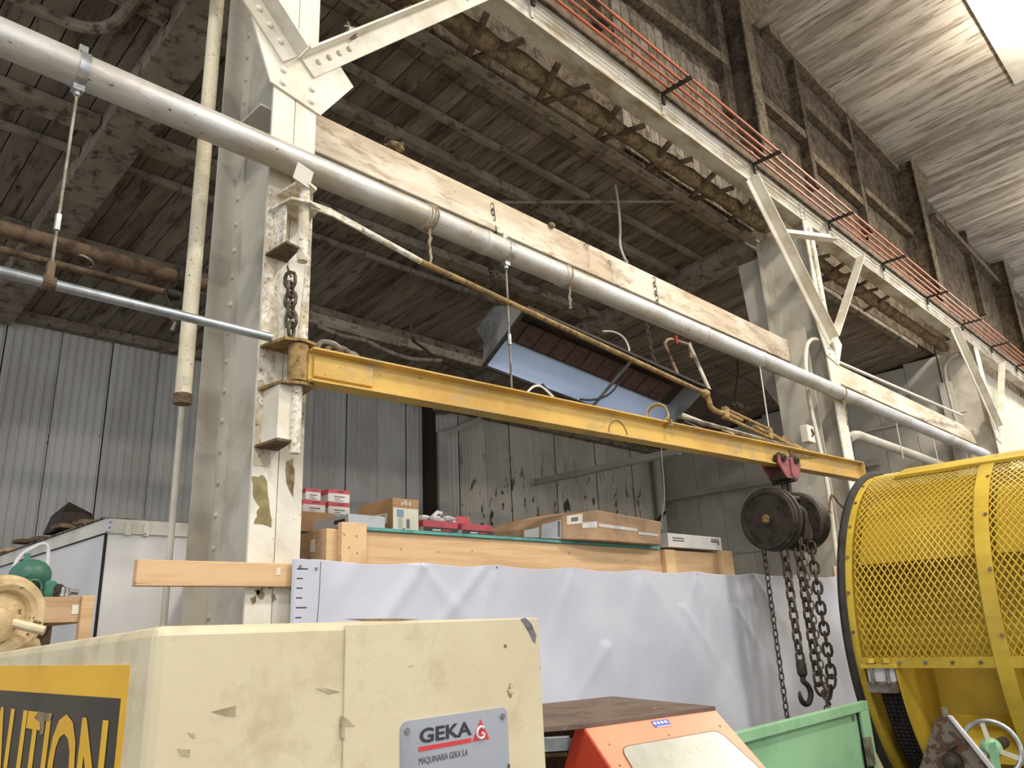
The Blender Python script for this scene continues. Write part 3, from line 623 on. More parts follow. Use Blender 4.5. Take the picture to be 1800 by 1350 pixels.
# bent conduits on the second column
fx = [P(x_, y_, Y=3.30) for x_, y_ in ((1474, 1010), (1461, 900), (1450, 830), (1437, 770), (1422, 700), (1416, 640), (1418, 610), (1425, 598), (1436, 597), (1455, 608))]
tag(MB().tube(smooth_path(fx, 5), .022, 10).build('white_conduit', 'white_paint', smooth=True), 'white conduit running up the front of the second column and bending over', 'conduit')
tag(MB().tube([P(1462, 600, Y=3.2), P(1472, 636, Y=3.3), Vector((14.5, 3.45, 4.72))], .02, 8).build('white_conduit', 'white_paint', smooth=True), 'white conduit running along behind the far timber beam', 'conduit')
jb = thing('junction_box', P(1424, 765, Y=3.3), 'small white junction box beside the second column', 'box')
b0 = P(1424, 765, Y=3.3); MB().box(b0+Vector((-.14, -.04, -.09)), b0+Vector((.02, .04, .09))).build('case', 'white_paint', jb, bevel=.006)
MB().tube(smooth_path([b0+Vector((-.05, -.045, .05)), b0+Vector((-.03, -.05, 0)), b0+Vector((-.06, -.045, -.03))]), .008, 6).build('switch_lever', 'dark_iron', jb)
fx = [(9.5, 4.6, 3.55), (9.7, 4.55, 3.6), (10.0, 4.5, 3.58), (14.5, 4.45, 3.56)]
fx = [P(1490, 772, Y=4.2), P(1505, 765, Y=4.2), P(1530, 773, Y=4.2), P(1640, 812, Y=4.2), P(1700, 836, Y=4.2)]
tag(MB().tube(smooth_path(fx, 5), .07, 12).build('bent_pipe', 'white_paint', smooth=True), 'pale bent pipe past the second column above the yellow guard', 'pipe')
fx = [P(x_, y_, Y=3.2) for x_, y_ in ((1458, 900), (1462, 870), (1475, 885), (1490, 900))]
tag(MB().tube(smooth_path(fx, 5), .012, 7).build('brown_cable', 'rust_brown'), 'short brown cable curling off the second column by the yellow guard', 'cable')
# cantilever angle irons
def angle_iron(p, q, label, s=.14):
    return tag(MB().prof([(0, 0), (s, 0), (s, .014), (.014, .014), (.014, s), (0, s)], p, q).build('angle_iron', 'wall_panel'), label, 'bar')
a0 = P(952, 852, Y=10.1); angle_iron((a0.x, YB-.01, a0.z), (a0.x, 6.9, a0.z), 'grey angle iron reaching out from the peeling back wall')
angle_iron((XE-.16, 10.15, 4.27), (XE-.16, 5.2, 4.27), 'grey angle iron fixed along the end wall')
pp = thing('wall_post', (XE-.35, 10.1, 0), 'round grey post in the corner of the aisle', 'post')
MB().cyl((XE-.4, 10.1, 0), (XE-.4, 10.1, 5.2), .1, 14).build('post', 'wall_panel', pp, smooth=True); MB().cyl((XE-.4, 10.1, 5.2), (XE-.4, 10.1, 5.24), .13, 14).build('cap', 'wall_panel', pp)
MB().beam((XE-.4, 10.0, 4.0), (XE-1.2, 10.1, 3.4), .05, .05).build('brace', 'dark_iron', pp)
tag(MB().cyl((XE-.03, 4.0, 2.95), (XE-.03, 10.0, 2.95), .025, 8).build('wall_pipe', 'wall_panel'), 'thin grey pipe running low along the end wall', 'pipe')
tag(MB().cyl((XE-.05, 3.6, 5.0), (XE-.05, 3.6+2.6, 5.0), .025, 8).build('wall_pipe', 'grey_paint'), 'thin pipe high on the end wall past the second column', 'pipe')
fx = [P(x_, y_, X=XE-.1) for x_, y_ in ((1683, 622), (1668, 632), (1660, 650), (1668, 690), (1682, 745))]
tag(MB().tube(smooth_path(fx, 5), .035, 9).build('hooked_pipe', 'grey_paint', smooth=True), 'hooked grey pipe on the end wall beside the third column', 'pipe')
tag(MB().box((XE-.12, P(1655, 640, X=XE).y-.1, 0), (XE-.02, P(1655, 640, X=XE).y+.1, 5.6)).build('wall_stanchion', 'wall_panel'), 'flat grey stanchion on the end wall beside the hooked pipe', 'post')

# ================================================================ tube heater hung from chains
ha = Vector((.983, -.118, -.145)).normalized()
h0 = P(849, 643, Y=4.25)
def HP(x, y, s=0): return PL(x, y, h0+ha*s, ha)
cap = [HP(849, 643), HP(850, 600), HP(837, 579), HP(868, 537), HP(926, 540)]
ht = thing('tube_heater', h0, 'grey metal radiant heater on chains, a blue reflection painted into its reflector', 'heater')
r_ = ray(1165, 762); best = min((abs((PL(1165, 762, h0+ha*s, ha)-(cap[0]+ha*s)).length), s) for s in [i*.01 for i in range(120, 400)])
HL = best[1]
MB().prism(cap, ha*.015).build('end_cap', 'heater_shell', ht)
MB().prism([c+ha*HL for c in cap], ha*.015).build('end_cap', 'heater_shell', ht)
lip0, k1, k2, k3, lip1 = cap
def sheet(name, pts, m, s0=.015, s1=None, t=.006):
    s1 = HL if s1 is None else s1; b = MB()
    for a, c in zip(pts[:-1], pts[1:]):
        n_ = (c-a).cross(ha).normalized()*t; b.prism([a+ha*s0, c+ha*s0, c+ha*s0+n_, a+ha*s0+n_], ha*(s1-s0))
    return b.build(name, m, ht)
sheet('back_shell', [lip0, k1, k2, k3, lip1], 'heater_shell')
inn = lambda f, dpt: lip0.lerp(lip1, f)+((k2+k3)/2-lip0.lerp(lip1, .5))*dpt
sheet('reflector', [inn(.015, .02), inn(.40, .50)], 'heater_reflection_tint', .02)
sheet('burner_bed', [inn(.40, .50), inn(.78, .50)], 'heater_dark', .02)
sheet('upper_reflector', [inn(.78, .50), inn(.985, .02)], 'heater_dark', .02)
nt_ = 11; face = (inn(.44, .46), inn(.75, .46))
for i in range(nt_):
    s0 = .06+(HL-.2)*i/nt_; s1 = s0+(HL-.2)/nt_-.012
    a, c = face; n_ = (c-a).cross(ha).normalized()*.02
    MB().prism([a+ha*s0, c+ha*s0, c+ha*s1, a+ha*s1], -n_ if n_.z > 0 else n_).build('ceramic_tile', 'ceramic', ht)
for f in (.0, 1.0):
    MB().beam(lip0.lerp(lip1, f)+ha*.0, lip0.lerp(lip1, f)+ha*HL, .022, .022).build('rim', 'heater_dark', ht)
MB().beam(lip0+ha*.008, lip1+ha*.008, .03, .02).build('rim', 'heater_dark', ht)
sx = HL*.56; MB().beam(inn(0, -.02)+ha*sx, inn(1, -.02)+ha*sx, .03, .012).build('cross_strap', 'heater_shell', ht)
# control box on the far end with louvres
bx0 = [c+ha*(HL+.016) for c in (lip0.lerp(lip1, .0), k1.lerp(k2, .5), k3, lip1)]
cbx = MB().prism(bx0, ha*.42).build('control_box', 'heater_dark', ht)
for i in range(7):
    c0 = lip0.lerp(lip1, .12+.055*i)+ha*(HL+.1); c1_ = c0+ha*.26
    MB().beam(c0, c1_, .012, .014).build('louvre', 'heater_shell', ht)
# chains for the heater
def fine_chain(p, q, name, label, L=.05, w=.028, r=.0045, m='chain_iron', cat='chain', group=None):
    p, q = Vector(p), Vector(q); d = (q-p); n_ = max(2, int(d.length/(L*.78))); b = MB()
    for i in range(n_): b.link(p+d*((i+.5)/n_), d, (1, 0, 0) if i % 2 else (0, 1, 0), L, w, r, 4)
    return tag(b.build(name, m), label, cat, group)
t1 = P(865, 358, Y=3.57)
e1 = k3.lerp(lip1, .3)+ha*.12
fine_chain(t1, (t1.x+.06, 3.60, 4.3), 'hang_chain', 'rusty chain draped over the front of the long white timber above the heater')
fine_chain((t1.x+.06, 3.75, 4.38), e1, 'hang_chain', 'steel chain dropping to the near end of the heater')
fine_chain((t1.x+.08, 3.75, 4.38), k3+ha*.06, 'hang_chain', 'second steel chain dropping to the back corner of the heater')
t2 = P(1149, 488, Y=3.57); fine_chain(t2, (t2.x+.02, 3.57, 4.36), 'hang_chain', 'rusty chain hooked over the long white timber above the heater control box')
e2 = k3.lerp(lip1, .5)+ha*(HL*.8)
fine_chain((t2.x+.05, 3.75, 4.38), e2, 'hang_chain', 'steel chain dropping to the far end of the heater')
for x_, y_ in ((720+0, 0),): pass
# gas pipe with a red tap feeding the heater
gp = thing('gas_pipe', P(1215, 610, Y=4.3), 'thin gas pipe with a red tap dropping to the heater control box', 'pipe')
g1, g2, g3 = P(1176, 650, Y=4.3), P(1166, 598, Y=4.3), P(1212, 606, Y=4.3); g1 = k3.lerp(lip1, .6)+ha*(HL*.93); g4 = k3.lerp(lip1, .75)+ha*(HL+.2)
MB().tube([g1, P(1168, 604, Y=4.3), P(1173, 597, Y=4.3), P(1180, 596, Y=4.3), g3], .018, 8).build('feed', 'copper_pipe', gp, smooth=True)
MB().cyl(g3+Vector((0, 0, .02)), g3+Vector((0, 0, -.16)), .024, 10).build('fitting', 'copper_pipe', gp, smooth=True)
MB().cyl(g3, g4, .02, 8).build('drop', 'white_paint', gp, smooth=True)
MB().beam(P(1188, 590, Y=4.27), P(1190, 604, Y=4.27), .03, .02).build('tap', 'red_paint', gp)
wr_ = [P(x_, y_, Y=3.9) for x_, y_ in ((1060, 582), (1078, 583), (1095, 592), (1105, 610), (1105, 625), (1100, 640))]
tag(MB().tube(smooth_path(wr_, 5), .009, 6).build('white_wire', 'cord_white'), 'white wire arching over the front of the heater', 'wire')
wr_ = [P(x_, y_, Y=3.75) for x_, y_ in ((1100, 640), (1093, 662), (1080, 684), (1062, 698), (1040, 703), (1020, 702))]
tag(MB().tube(smooth_path(wr_, 5), .009, 6).build('black_wire', 'black'), 'black wire curving across the reflector of the heater', 'wire')

# small hooks and wires on the long timber
for x_, y_, lab in ((1031, 432, 'bent wire hook on the long white timber beyond the hanging chain'), (1072, 462, 'rusty staple with a wire tail on the long white timber'), (1421, 574, 'little ring hook on the long white timber beside the second column'), (970, 396, 'dried mud lump on the top edge of the long white timber')):
    q = P(x_, y_, Y=3.565); 
    if 'mud' in lab: tag(MB().ball(q, .03, 10, (1.2, .8, .8)).build('mud_lump', 'nest', smooth=True), lab, 'lump'); continue
    k = thing('wire_hook', q, lab, 'hook'); MB().ring(q, (0, 1, 0), .022, .0035, 14, 5).build('ring', 'dull_steel', k); MB().cyl(q+Vector((0, .02, .02)), q+Vector((0, -.002, .02)), .004, 6).build('nail', 'dull_steel', k)
    MB().tube(smooth_path([q-Vector((0, 0, 1))*.02, q-Vector((0, 0, 1))*.1+Vector((.02, -.003, 0)), q-Vector((0, 0, 1))*.2+Vector((.0, -.003, 0))]), .0025, 4).build('tail', 'dull_steel', k)
for pts, lab in ((((1255, 640), (1290, 660), (1310, 665), (1345, 690)), 'dark wire sagging in the aisle behind the jib turnbuckle'), (((1290, 600), (1297, 650), (1292, 700), (1300, 720)), 'dark wire dropping in the aisle behind the silver pipe')):
    tag(MB().tube(smooth_path([P(x_, y_, Y=6.2) for x_, y_ in pts], 5), .012, 6).build('loose_wire', 'dark_iron'), lab, 'wire')
# ================================================================ jib crane on the first column
A0 = Vector((1.75, 3.08, 2.82)); JD = Vector((.9966, -.0825, 0)).normalized(); JN = Vector((JD.y, -JD.x, 0)); UP = Vector((0, 0, 1))
if JN.y > 0: JN = -JN
JH, JW = .166, .1
def J(s, o=0, z=0): return A0+JD*s+JN*o+UP*z       # along the arm, towards the hall, up
def PJ(x, y, o=0): return PL(x, y, A0+JN*o, JN)
jc = thing('jib_crane', (1.75, 3.08, 2.5), 'yellow jib crane arm hinged on the first column', 'crane')
hx = 1.80
# arm
ib = [(-JW/2, -JH/2), (JW/2, -JH/2), (JW/2, -JH/2+.009), (.004, -JH/2+.016), (.004, JH/2-.016), (JW/2, JH/2-.009), (JW/2, JH/2), (-JW/2, JH/2), (-JW/2, JH/2-.009), (-.004, JH/2-.016), (-.004, -JH/2+.016), (-JW/2, -JH/2+.009)]
arm = MB().prof(ib, J(.06), J(5.49)).build('beam', 'yellow_beam', jc)
MB().obox(J(.24, .012), JD*.16, JN*.008, UP*.05).build('doubler_plate', 'yellow_beam', arm, bevel=.004)
MB().obox(J(5.485, 0), JD*.006, JN*JW/2, UP*JH/2).build('end_plate', 'yellow_beam', arm)
# hinge on the column: two plates and a pin, twice
def hinge(z0, z1, zt, plates, nm):
    MB().cyl((hx-.03, 3.1, z0), (hx-.03, 3.1, z1), .026, 16).build('hinge_pin', 'white_flake', jc, smooth=True)
    for z in plates:
        MB().prism([(hx-.15, 3.25, z), (hx-.12, 3.07, z), (hx-.03, 3.04, z), (hx+.04, 3.06, z), (hx+.07, 3.25, z)] if z != 3.765 else [(hx-.11, 3.25, z), (hx-.09, 3.08, z), (hx-.03, 3.05, z), (hx+.02, 3.07, z), (hx+.03, 3.25, z)], (0, 0, .014)).build('hinge_plate', 'yellow_rust' if nm == 'low' else 'white_flake', jc)
hinge(2.40, 2.95, 0, (2.715, 2.925), 'low')
hinge(3.36, 3.80, 0, (3.66, 3.765), 'top')
MB().cyl((hx-.03, 3.1, 2.74), (hx-.03, 3.1, 2.92), .048, 18).build('hinge_barrel', 'yellow_rust', jc, smooth=True)
MB().prism([(hx-.12, 3.1, 2.45), (hx-.03, 3.1, 2.45), (hx-.03, 3.1, 2.715), (hx-.12, 3.1, 2.715)], (0, .15, 0)).build('hinge_rib', 'white_paint', jc)
MB().prism([(hx-.115, 3.14, 3.42), (hx-.1, 3.14, 3.42), (hx-.1, 3.14, 3.66), (hx-.115, 3.14, 3.66)], (0, .11, 0)).build('hinge_rib', 'white_flake', jc)
for z in (2.44, 3.41): MB().prism([(hx-.14, 3.06, z), (hx-.05, 3.09, z+.006), (hx-.03, 3.25, z), (hx-.15, 3.25, z)], (0, 0, .012)).build('hinge_rib', 'rust_brown', jc)
# tie rod from the top hinge down to the arm
tz = 3.80; s_end = 4.62
t0 = Vector((hx-.03, 3.08, 3.835)); 
tr0 = J(.28, 0, 0); tr0.z = PJ(640, 405).z
pts = [PJ(545, 360), PJ(583, 374), PJ(640, 405)]
MB().beam(pts[0], pts[1], .012, .04).build('tie_strap', 'white_flake', jc); MB().beam(pts[1], pts[2], .012, .034).build('tie_strap', 'white_flake', jc)
pa, pb = PJ(636, 403), PJ(740, 460); pc = PJ(1240, 692)
MB().cyl(pa, pb, .017, 12).build('tie_rod', 'white_flake', jc, smooth=True)
MB().cyl(pb, pc, .017, 12).build('tie_rod', 'yellow_rust', jc, smooth=True)
d1 = (pc-pb).normalized()
# clevis, turnbuckle and hook end
e1, e2, e3, e4 = PJ(1245, 698), PJ(1275, 726), PJ(1352, 762), PJ(1392, 785)
MB().ball(pc, .034, 12, (1.2, 1, 1)).build('knuckle', 'yellow_rust', jc, smooth=True)
MB().tube(smooth_path([pc, e1+Vector((0, 0, -.02)), PJ(1250, 716), PJ(1262, 724), e2], 4), .02, 8).build('hook', 'yellow_rust', jc, smooth=True)
tb_ = MB(); td = (e3-e2).normalized(); tn = td.cross(JN).normalized()
tbk = thing('tmp', (0, 0, 0), 'x', 'x'); bpy.data.objects.remove(tbk)
for s in (-1, 1): MB().cyl(e2+tn*.034*s, e3+tn*.034*s, .013, 8).build('turnbuckle_bar', 'yellow_rust', jc, smooth=True)
for e in (e2, e3): MB().beam(e-td*.03, e+td*.03, .045, .095, tn).build('turnbuckle_end', 'yellow_rust', jc, bevel=.01)
MB().cyl(e2, e2.lerp(e3, .36), .016, 8).build('turnbuckle_screw', 'yellow_rust', jc, smooth=True); MB().cyl(e3, e3.lerp(e2, .36), .016, 8).build('turnbuckle_screw', 'yellow_rust', jc, smooth=True)
MB().cyl(e3, e4, .019, 10).build('tie_end', 'yellow_rust', jc, smooth=True)
ly0 = PJ(1378, 770); lg = MB()
lg.prism([PJ(1372, 768), PJ(1380, 764), PJ(1392, 778), PJ(1440, 803), PJ(1436, 806), PJ(1390, 806), PJ(1384, 790)], JN*.014); lg.build('lug', 'yellow_rust', jc)
# welded bar and cable scraps lying along the arm top
sc = thing('scrap_bar', PJ(1310, 760, -.03), 'old grey rod lying on top of the yellow jib arm below the turnbuckle', 'rod')
MB().cyl(PJ(1196, 732, -.03), J(4.35, .0, .1), .017, 8).build('rod', 'dull_steel', sc, smooth=True)
MB().cyl(PJ(1200, 728, -.02), PJ(1290, 762, -.02), .009, 8).build('wire', 'cord_white', sc)
rg = thing('pipe_ring', PJ(1160, 735), 'yellow ring cut from a pipe sitting on the jib arm', 'ring')
rc = PJ(1165, 729); rad = .075
MB().lathe(rc+JD*.06*-1, JD*.85-JN*.53, [(rad-.007, 0), (rad, 0), (rad, .07), (rad-.007, .07)], 28, True).build('ring', 'yellow_beam', rg, smooth=True)
MB().box(J(0, 0, 0)+JD*((rc-A0).dot(JD))+Vector((-.012, -.065, JH/2-.035)), J(0, 0, 0)+JD*((rc-A0).dot(JD))+Vector((.012, .0, JH/2+.012))).build('weld_clip', 'yellow_rust', rg)
kn = MB()
for a in range(3): kn.tube(smooth_path([J(.1+.05*a, 0, JH/2+.01), J(.13+.05*a, -.01, JH/2+.055-.012*a), J(.19+.05*a, .01, JH/2+.05-.015*a), J(.24+.04*a, 0, JH/2+.014)], 4), .014, 7)
tag(kn.build('rope_coil', 'dull_steel', smooth=True), 'grey rope bunched on the hinge end of the yellow jib arm', 'rope')
tie = MB(); c = PJ(963, 745); s_ = (c-A0).dot(JD)
cb = thing('cable_tie_bunch', PJ(960, 690), 'cable end tied to the jib arm in front of the heater', 'cable')
MB().tube(smooth_path([J(s_-.16, .0, JH/2+.006), J(s_-.08, -.02, .15), J(s_-.01, -.02, .16), J(s_+.03, .03, JH/2+.006)], 5), .007, 6).build('cable', 'cord_white', cb)
MB().tube(smooth_path([J(s_-.01, -.02, .18), J(s_+.03, 0, .13), J(s_+.05, .03, JH/2+.006)], 5), .008, 6).build('tail', 'black', cb)
# faint half ring welded on the web
s_ = (PJ(1085, 745, .006)-A0).dot(JD)
MB().tube([J(s_+.09*math.cos(t), .006, -.07+.1*math.sin(t)) for t in [math.pi*i/12 for i in range(13)]], .004, 5).build('weld_arc', 'yellow_rust', arm)

# safety chain on the column above the hinge
sf = thing('safety_chain', P(512, 530, Y=3.2), 'short rusty chain hanging on the column face above the jib hinge', 'chain')
LK = MB().link((0, 0, 0), (0, 0, 1), (1, 0, 0), .085, .052, .0095, 8).mesh('link', 'chain_iron', Vector(), True, 80)
ctop, cbot = P(510, 492, Y=3.2), P(512, 580, Y=3.2); nl = 6
for i in range(nl):
    o = inst('link', LK, ctop.lerp(cbot, i/(nl-1)), sf, (0, random.uniform(-.15, .15), (.6 if i % 2 else -.9)))
MB().tube(smooth_path([P(505, 468, Y=3.22), P(508, 478, Y=3.2), P(512, 488, Y=3.2)]), .005, 5).build('wire', 'rust_brown', sf)

# ================================================================ trolley and chain hoist
st = 4.14
tl = thing('trolley', J(st, 0, -JH/2), 'red beam trolley clamped on the bottom flange of the jib arm', 'trolley')
for sgn in (1, -1):
    o = sgn*(JW/2+.014)
    MB().prism([J(st-.15, o, -.02), J(st+.16, o, -.02), J(st+.17, o, -.075), J(st+.10, o, -.19), J(st-.07, o, -.19), J(st-.16, o, -.08)], JN*.014*sgn).build('side_plate', 'red_trolley', tl, bevel=.003)
    for ds in (-.09, .1):
        wz = -JH/2+.05
        MB().lathe(J(st+ds, sgn*.012, wz), JN*sgn, [(.036, 0), (.04, .03), (.05, .034), (.05, .045)], 18).build('wheel', 'dark_iron', tl, smooth=True)
        MB().lathe(J(st+ds, o+.014*sgn, wz), JN*sgn, [(.032, 0), (.032, .016), (.014, .018), (.014, .03)], 14).build('hub', 'dark_iron', tl, smooth=True)
    MB().obox(J(st+.01, o+.016*sgn, -.1), JD*.012, JN*.008, UP*.07).build('rib', 'red_trolley', tl)
MB().obox(J(st+.015, 0, -.175), JD*.1, JN*(JW/2+.014), UP*.022).build('cross_block', 'dark_iron', tl, bevel=.006)
MB().cyl(J(st+.015, -.1, -.2), J(st+.015, .1, -.2), .018, 10).build('pin', 'dark_iron', tl)
hk = thing('chain_hoist', J(st, 0, -.4), 'dark iron chain hoist hanging from the red trolley', 'hoist')
MB().tube(smooth_path([J(st+.0, 0, -.2), J(st-.01, 0, -.27), J(st-.03, 0, -.3), J(st-.07, 0, -.32)], 4), .02, 8).build('top_hook', 'dark_iron', hk, smooth=True)
MB().tube(smooth_path([J(st+.04, .0, -.2), J(st+.05, 0, -.28), J(st+.0, 0, -.33), J(st-.06, 0, -.335)], 4), .018, 8).build('top_hook', 'dark_iron', hk, smooth=True)
hz = (PJ(1356, 913)-A0).z; hs = (PJ(1356, 913)-A0).dot(JD)
RH = .235
front = J(hs, 0, hz)
MB().lathe(front-JD*.05, JD, [(.02, -.03), (.05, -.03), (.05, -.012), (.11, -.004), (RH*.80, -.004), (RH*.83, -.018), (RH*.93, -.018), (RH*.95, -.002), (RH, .0), (RH, .02), (RH*.9, .028), (RH*.9, .05), (RH*1.02, .06), (RH*1.02, .085), (.08, .09)], 40).build('hand_wheel', 'dark_iron', hk, smooth=True)
MB().lathe(front-JD*.075, JD, [(.03, -.01), (.034, -.004), (.034, .02)], 6).build('nut', 'yellow_rust', hk)
MB().lathe(front+JD*.04, JD, [(.09, 0), (.09, .12), (.13, .13), (.13, .17), (.09, .18), (.09, .3)], 24).build('load_sheave', 'dark_iron', hk, smooth=True)
MB().lathe(front+JD*.34, JD, [(.1, -.01), (RH*.9, 0), (RH*.98, .02), (RH*.98, .1), (RH*.9, .16), (RH*.6, .2), (.08, .22)], 36).build('gear_case', 'dark_iron', hk, smooth=True)
for a in range(8):
    t = a*math.pi/4; MB().cyl(front+JD*.33+(UP*math.cos(t)+JN*math.sin(t))*RH*.85, front+JD*.37+(UP*math.cos(t)+JN*math.sin(t))*RH*.85, .018, 6).build('bolt', 'dark_iron', hk)
for t in (.35, -.35, 2.6): MB().cyl(front+JD*.03+(UP*math.cos(t)+JN*math.sin(t))*RH*.78, front+JD*.36+(UP*math.cos(t)+JN*math.sin(t))*RH*.78, .02, 8).build('tie_bar', 'dark_iron', hk, smooth=True)
gd = front+JD*.03-UP*.03+JN*RH*.72
MB().tube(smooth_path([gd+UP*.06-JD*.03, gd+UP*.1+JN*.03, gd+UP*.05+JN*.06+JD*.05, gd-UP*.06+JN*.05+JD*.06, gd-UP*.13+JN*.03+JD*.06]), .022, 8).build('chain_guide', 'dark_iron', hk, smooth=True)
MB().tube(smooth_path([front+JD*.16+JN*.14-UP*.02, front+JD*.2+JN*.17-UP*.07, front+JD*.2+JN*.17-UP*.16]), .03, 8).build('chain_guide', 'dark_iron', hk, smooth=True)
HLK = MB().link((0, 0, 0), (0, 0, 1), (1, 0, 0), .062, .034, .0062, 5).mesh('link', 'chain_iron', Vector(), True, 80)
LLK = MB().link((0, 0, 0), (0, 0, 1), (1, 0, 0), .098, .058, .0108, 6).mesh('link', 'chain_iron', Vector(), True, 80)
def chain(path, me, pitch, parent, spin=.5):
    path = [Vector(p) for p in path]; seg = [(path[i+1]-path[i]).length for i in range(len(path)-1)]; tot = sum(seg); n_ = int(tot/pitch)
    for i in range(n_):
        d = (i+.5)*pitch; j = 0
        while d > seg[j] and j < len(seg)-1: d -= seg[j]; j += 1
        p = path[j].lerp(path[j+1], min(1, d/seg[j])); t = (path[j+1]-path[j]).normalized()
        q = t.to_track_quat('Z', 'Y') @ Matrix.Rotation(spin+(math.pi/2 if i % 2 else 0), 3, 'Z').to_quaternion()
        inst('link', me, p, parent, q)
hc = thing('hand_chain', PJ(1380, 1250), 'thin hand chain looping down from the dark hoist wheel', 'chain')
o_ = .0
a1, a2 = J(hs+.02, -.2, hz-.1), J(hs+.02, .2, hz-.1)
tA = J(hs+.03, -.12, hz-.2); bA = PJ(1378, 1262, -.12); bA.x, bA.y = tA.x, tA.y
tB = J(hs+.03, .2, hz-.12); bB = Vector((tB.x, tB.y, bA.z))
low_ = [tA, bA, bA+UP*-.06+(bB-bA)*.12, bA+UP*-.12+(bB-bA)*.5, bB+UP*-.06-(bB-bA)*.12, bB, tB]
chain(low_, HLK, .05, hc)
lc = thing('load_chain', PJ(1410, 1200), 'heavy rusty load chain hanging from the hoist with a hook', 'chain')
c1t = PJ(1378, 965, .02); c1b = Vector((c1t.x, c1t.y, PJ(1412, 1180, .02).z))
chain([c1t, c1b], LLK, .074, lc)
c2t = PJ(1397, 930, .08); c2b = Vector((c2t.x, c2t.y, PJ(1450, 1205, .08).z))
c3t = PJ(1424, 950, .12); c3b = Vector((c3t.x, c3t.y, PJ(1462, 1190, .12).z))
mid = (c2b+c3b)/2-UP*.11
chain([c2t, c2b, mid-(c3b-c2b)*.12, mid+(c3b-c2b)*.12, c3b, c3t], LLK, .074, lc)
hb = c1t-UP*(int((c1t-c1b).length/.074)*.074-.005)
MB().lathe(hb-UP*.1, UP, [(.02, 0), (.036, .02), (.036, .09), (.024, .12)], 12).build('swivel', 'dark_iron', lc, smooth=True)
hp = [hb-UP*.1, hb-UP*.13, hb-UP*.16+JD*.05, hb-UP*.21+JD*.075, hb-UP*.26+JD*.05, hb-UP*.28-JD*.0, hb-UP*.265-JD*.05, hb-UP*.22-JD*.075, hb-UP*.19-JD*.07]
sp_ = smooth_path(hp, 4); MB().tube(sp_, [.02 if i < len(sp_)*.75 else .02*(1-(i/len(sp_)-.75)*3) for i in range(len(sp_))], 9).build('hook', 'dark_iron', lc, smooth=True)
# ================================================================ timber platform behind the sheet, with boxes
SZ = 2.115
pf = thing('storage_platform', (4, 3.6, 0), 'pine storage platform behind the white plastic sheet', 'platform')
px0, px1 = 2.05, 5.80
MB().box((px0, 3.26, 1.935), (px1, 3.298, 2.10)).build('front_board', 'pine', pf, bevel=.003)
MB().box((px0, 3.30, 1.935), (px0+.038, 4.55, 2.10)).build('side_board', 'pine_old', pf, bevel=.003)
MB().box((px1-.038, 3.30, 1.935), (px1, 4.55, 2.10)).build('side_board', 'pine_old', pf, bevel=.003)
MB().box((px0, 4.55, 1.935), (px1, 4.588, 2.10)).build('rear_board', 'pine_old', pf)
MB().box((px0+.06, 3.222, 1.925), (px0+.205, 3.258, 2.13)).build('post_block', 'pine_end', pf, bevel=.003)
MB().box((4.84, 3.222, 1.925), (4.97, 3.258, 2.10)).build('post_block', 'pine_end', pf, bevel=.003)
MB().box((px1-.18, 3.222, 1.93), (px1, 3.258, 2.12)).build('post_block', 'pine_end', pf, bevel=.003)
for x_ in (px0+.1, px1-.1, 3.9):
    for y_ in (3.32, 4.46): MB().box((x_-.04, y_, 0), (x_+.04, y_+.08, 1.935)).build('post', 'pine_old', pf)
for i in range(9): MB().box((px0+.04+i*.41, 3.30, 2.06), (px0+.04+i*.41+.038, 4.55, 2.10)).build('joist', 'pine_old', pf)
nx = 4.82
MB().box((px0+.21, 3.245, 2.101), (nx, 4.5, 2.117)).build('deck_sheet', 'teal_board', pf, label='teal painted deck sheet')
MB().box((nx+.15, 3.3, 2.101), (px1-.02, 4.5, 2.112)).build('deck_sheet', 'pine_old', pf)
for k in ((595, 945), (627, 942), (614, 962), (598, 978), (628, 972), (705, 965), (770, 970), (830, 968), (1000, 972), (1100, 985)):
    q = P(k[0], k[1], Y=3.22 if k[0] < 636 else 3.259); inst('nail', BOLT, q, pf, Vector((0, -1, 0)).to_track_quat('Z', 'Y'), (.3,)*3)
MB().prism([(px0-.001, 3.36, 2.0), (px0-.001, 3.40, 2.0), (px0-.001, 3.40, 2.06), (px0-.001, 3.36, 2.06)], (-.001, 0, 0)).build('paper_tag', 'label_paper', pf)

# plank sticking out past the column
pk = thing('plank', (1.5, 3.22, 1.82), 'bare pine plank sticking out in front of the first column', 'plank')
MB().box((1.172, 3.205, 1.823), (1.86, 3.243, 1.925)).build('board', 'pine', pk, bevel=.004)
patch('paper_tag', 'label_paper', [(1.76, 3.204, 1.872), (1.785, 3.204, 1.872), (1.785, 3.204, 1.905), (1.768, 3.204, 1.905)], (0, -1, 0), pk)

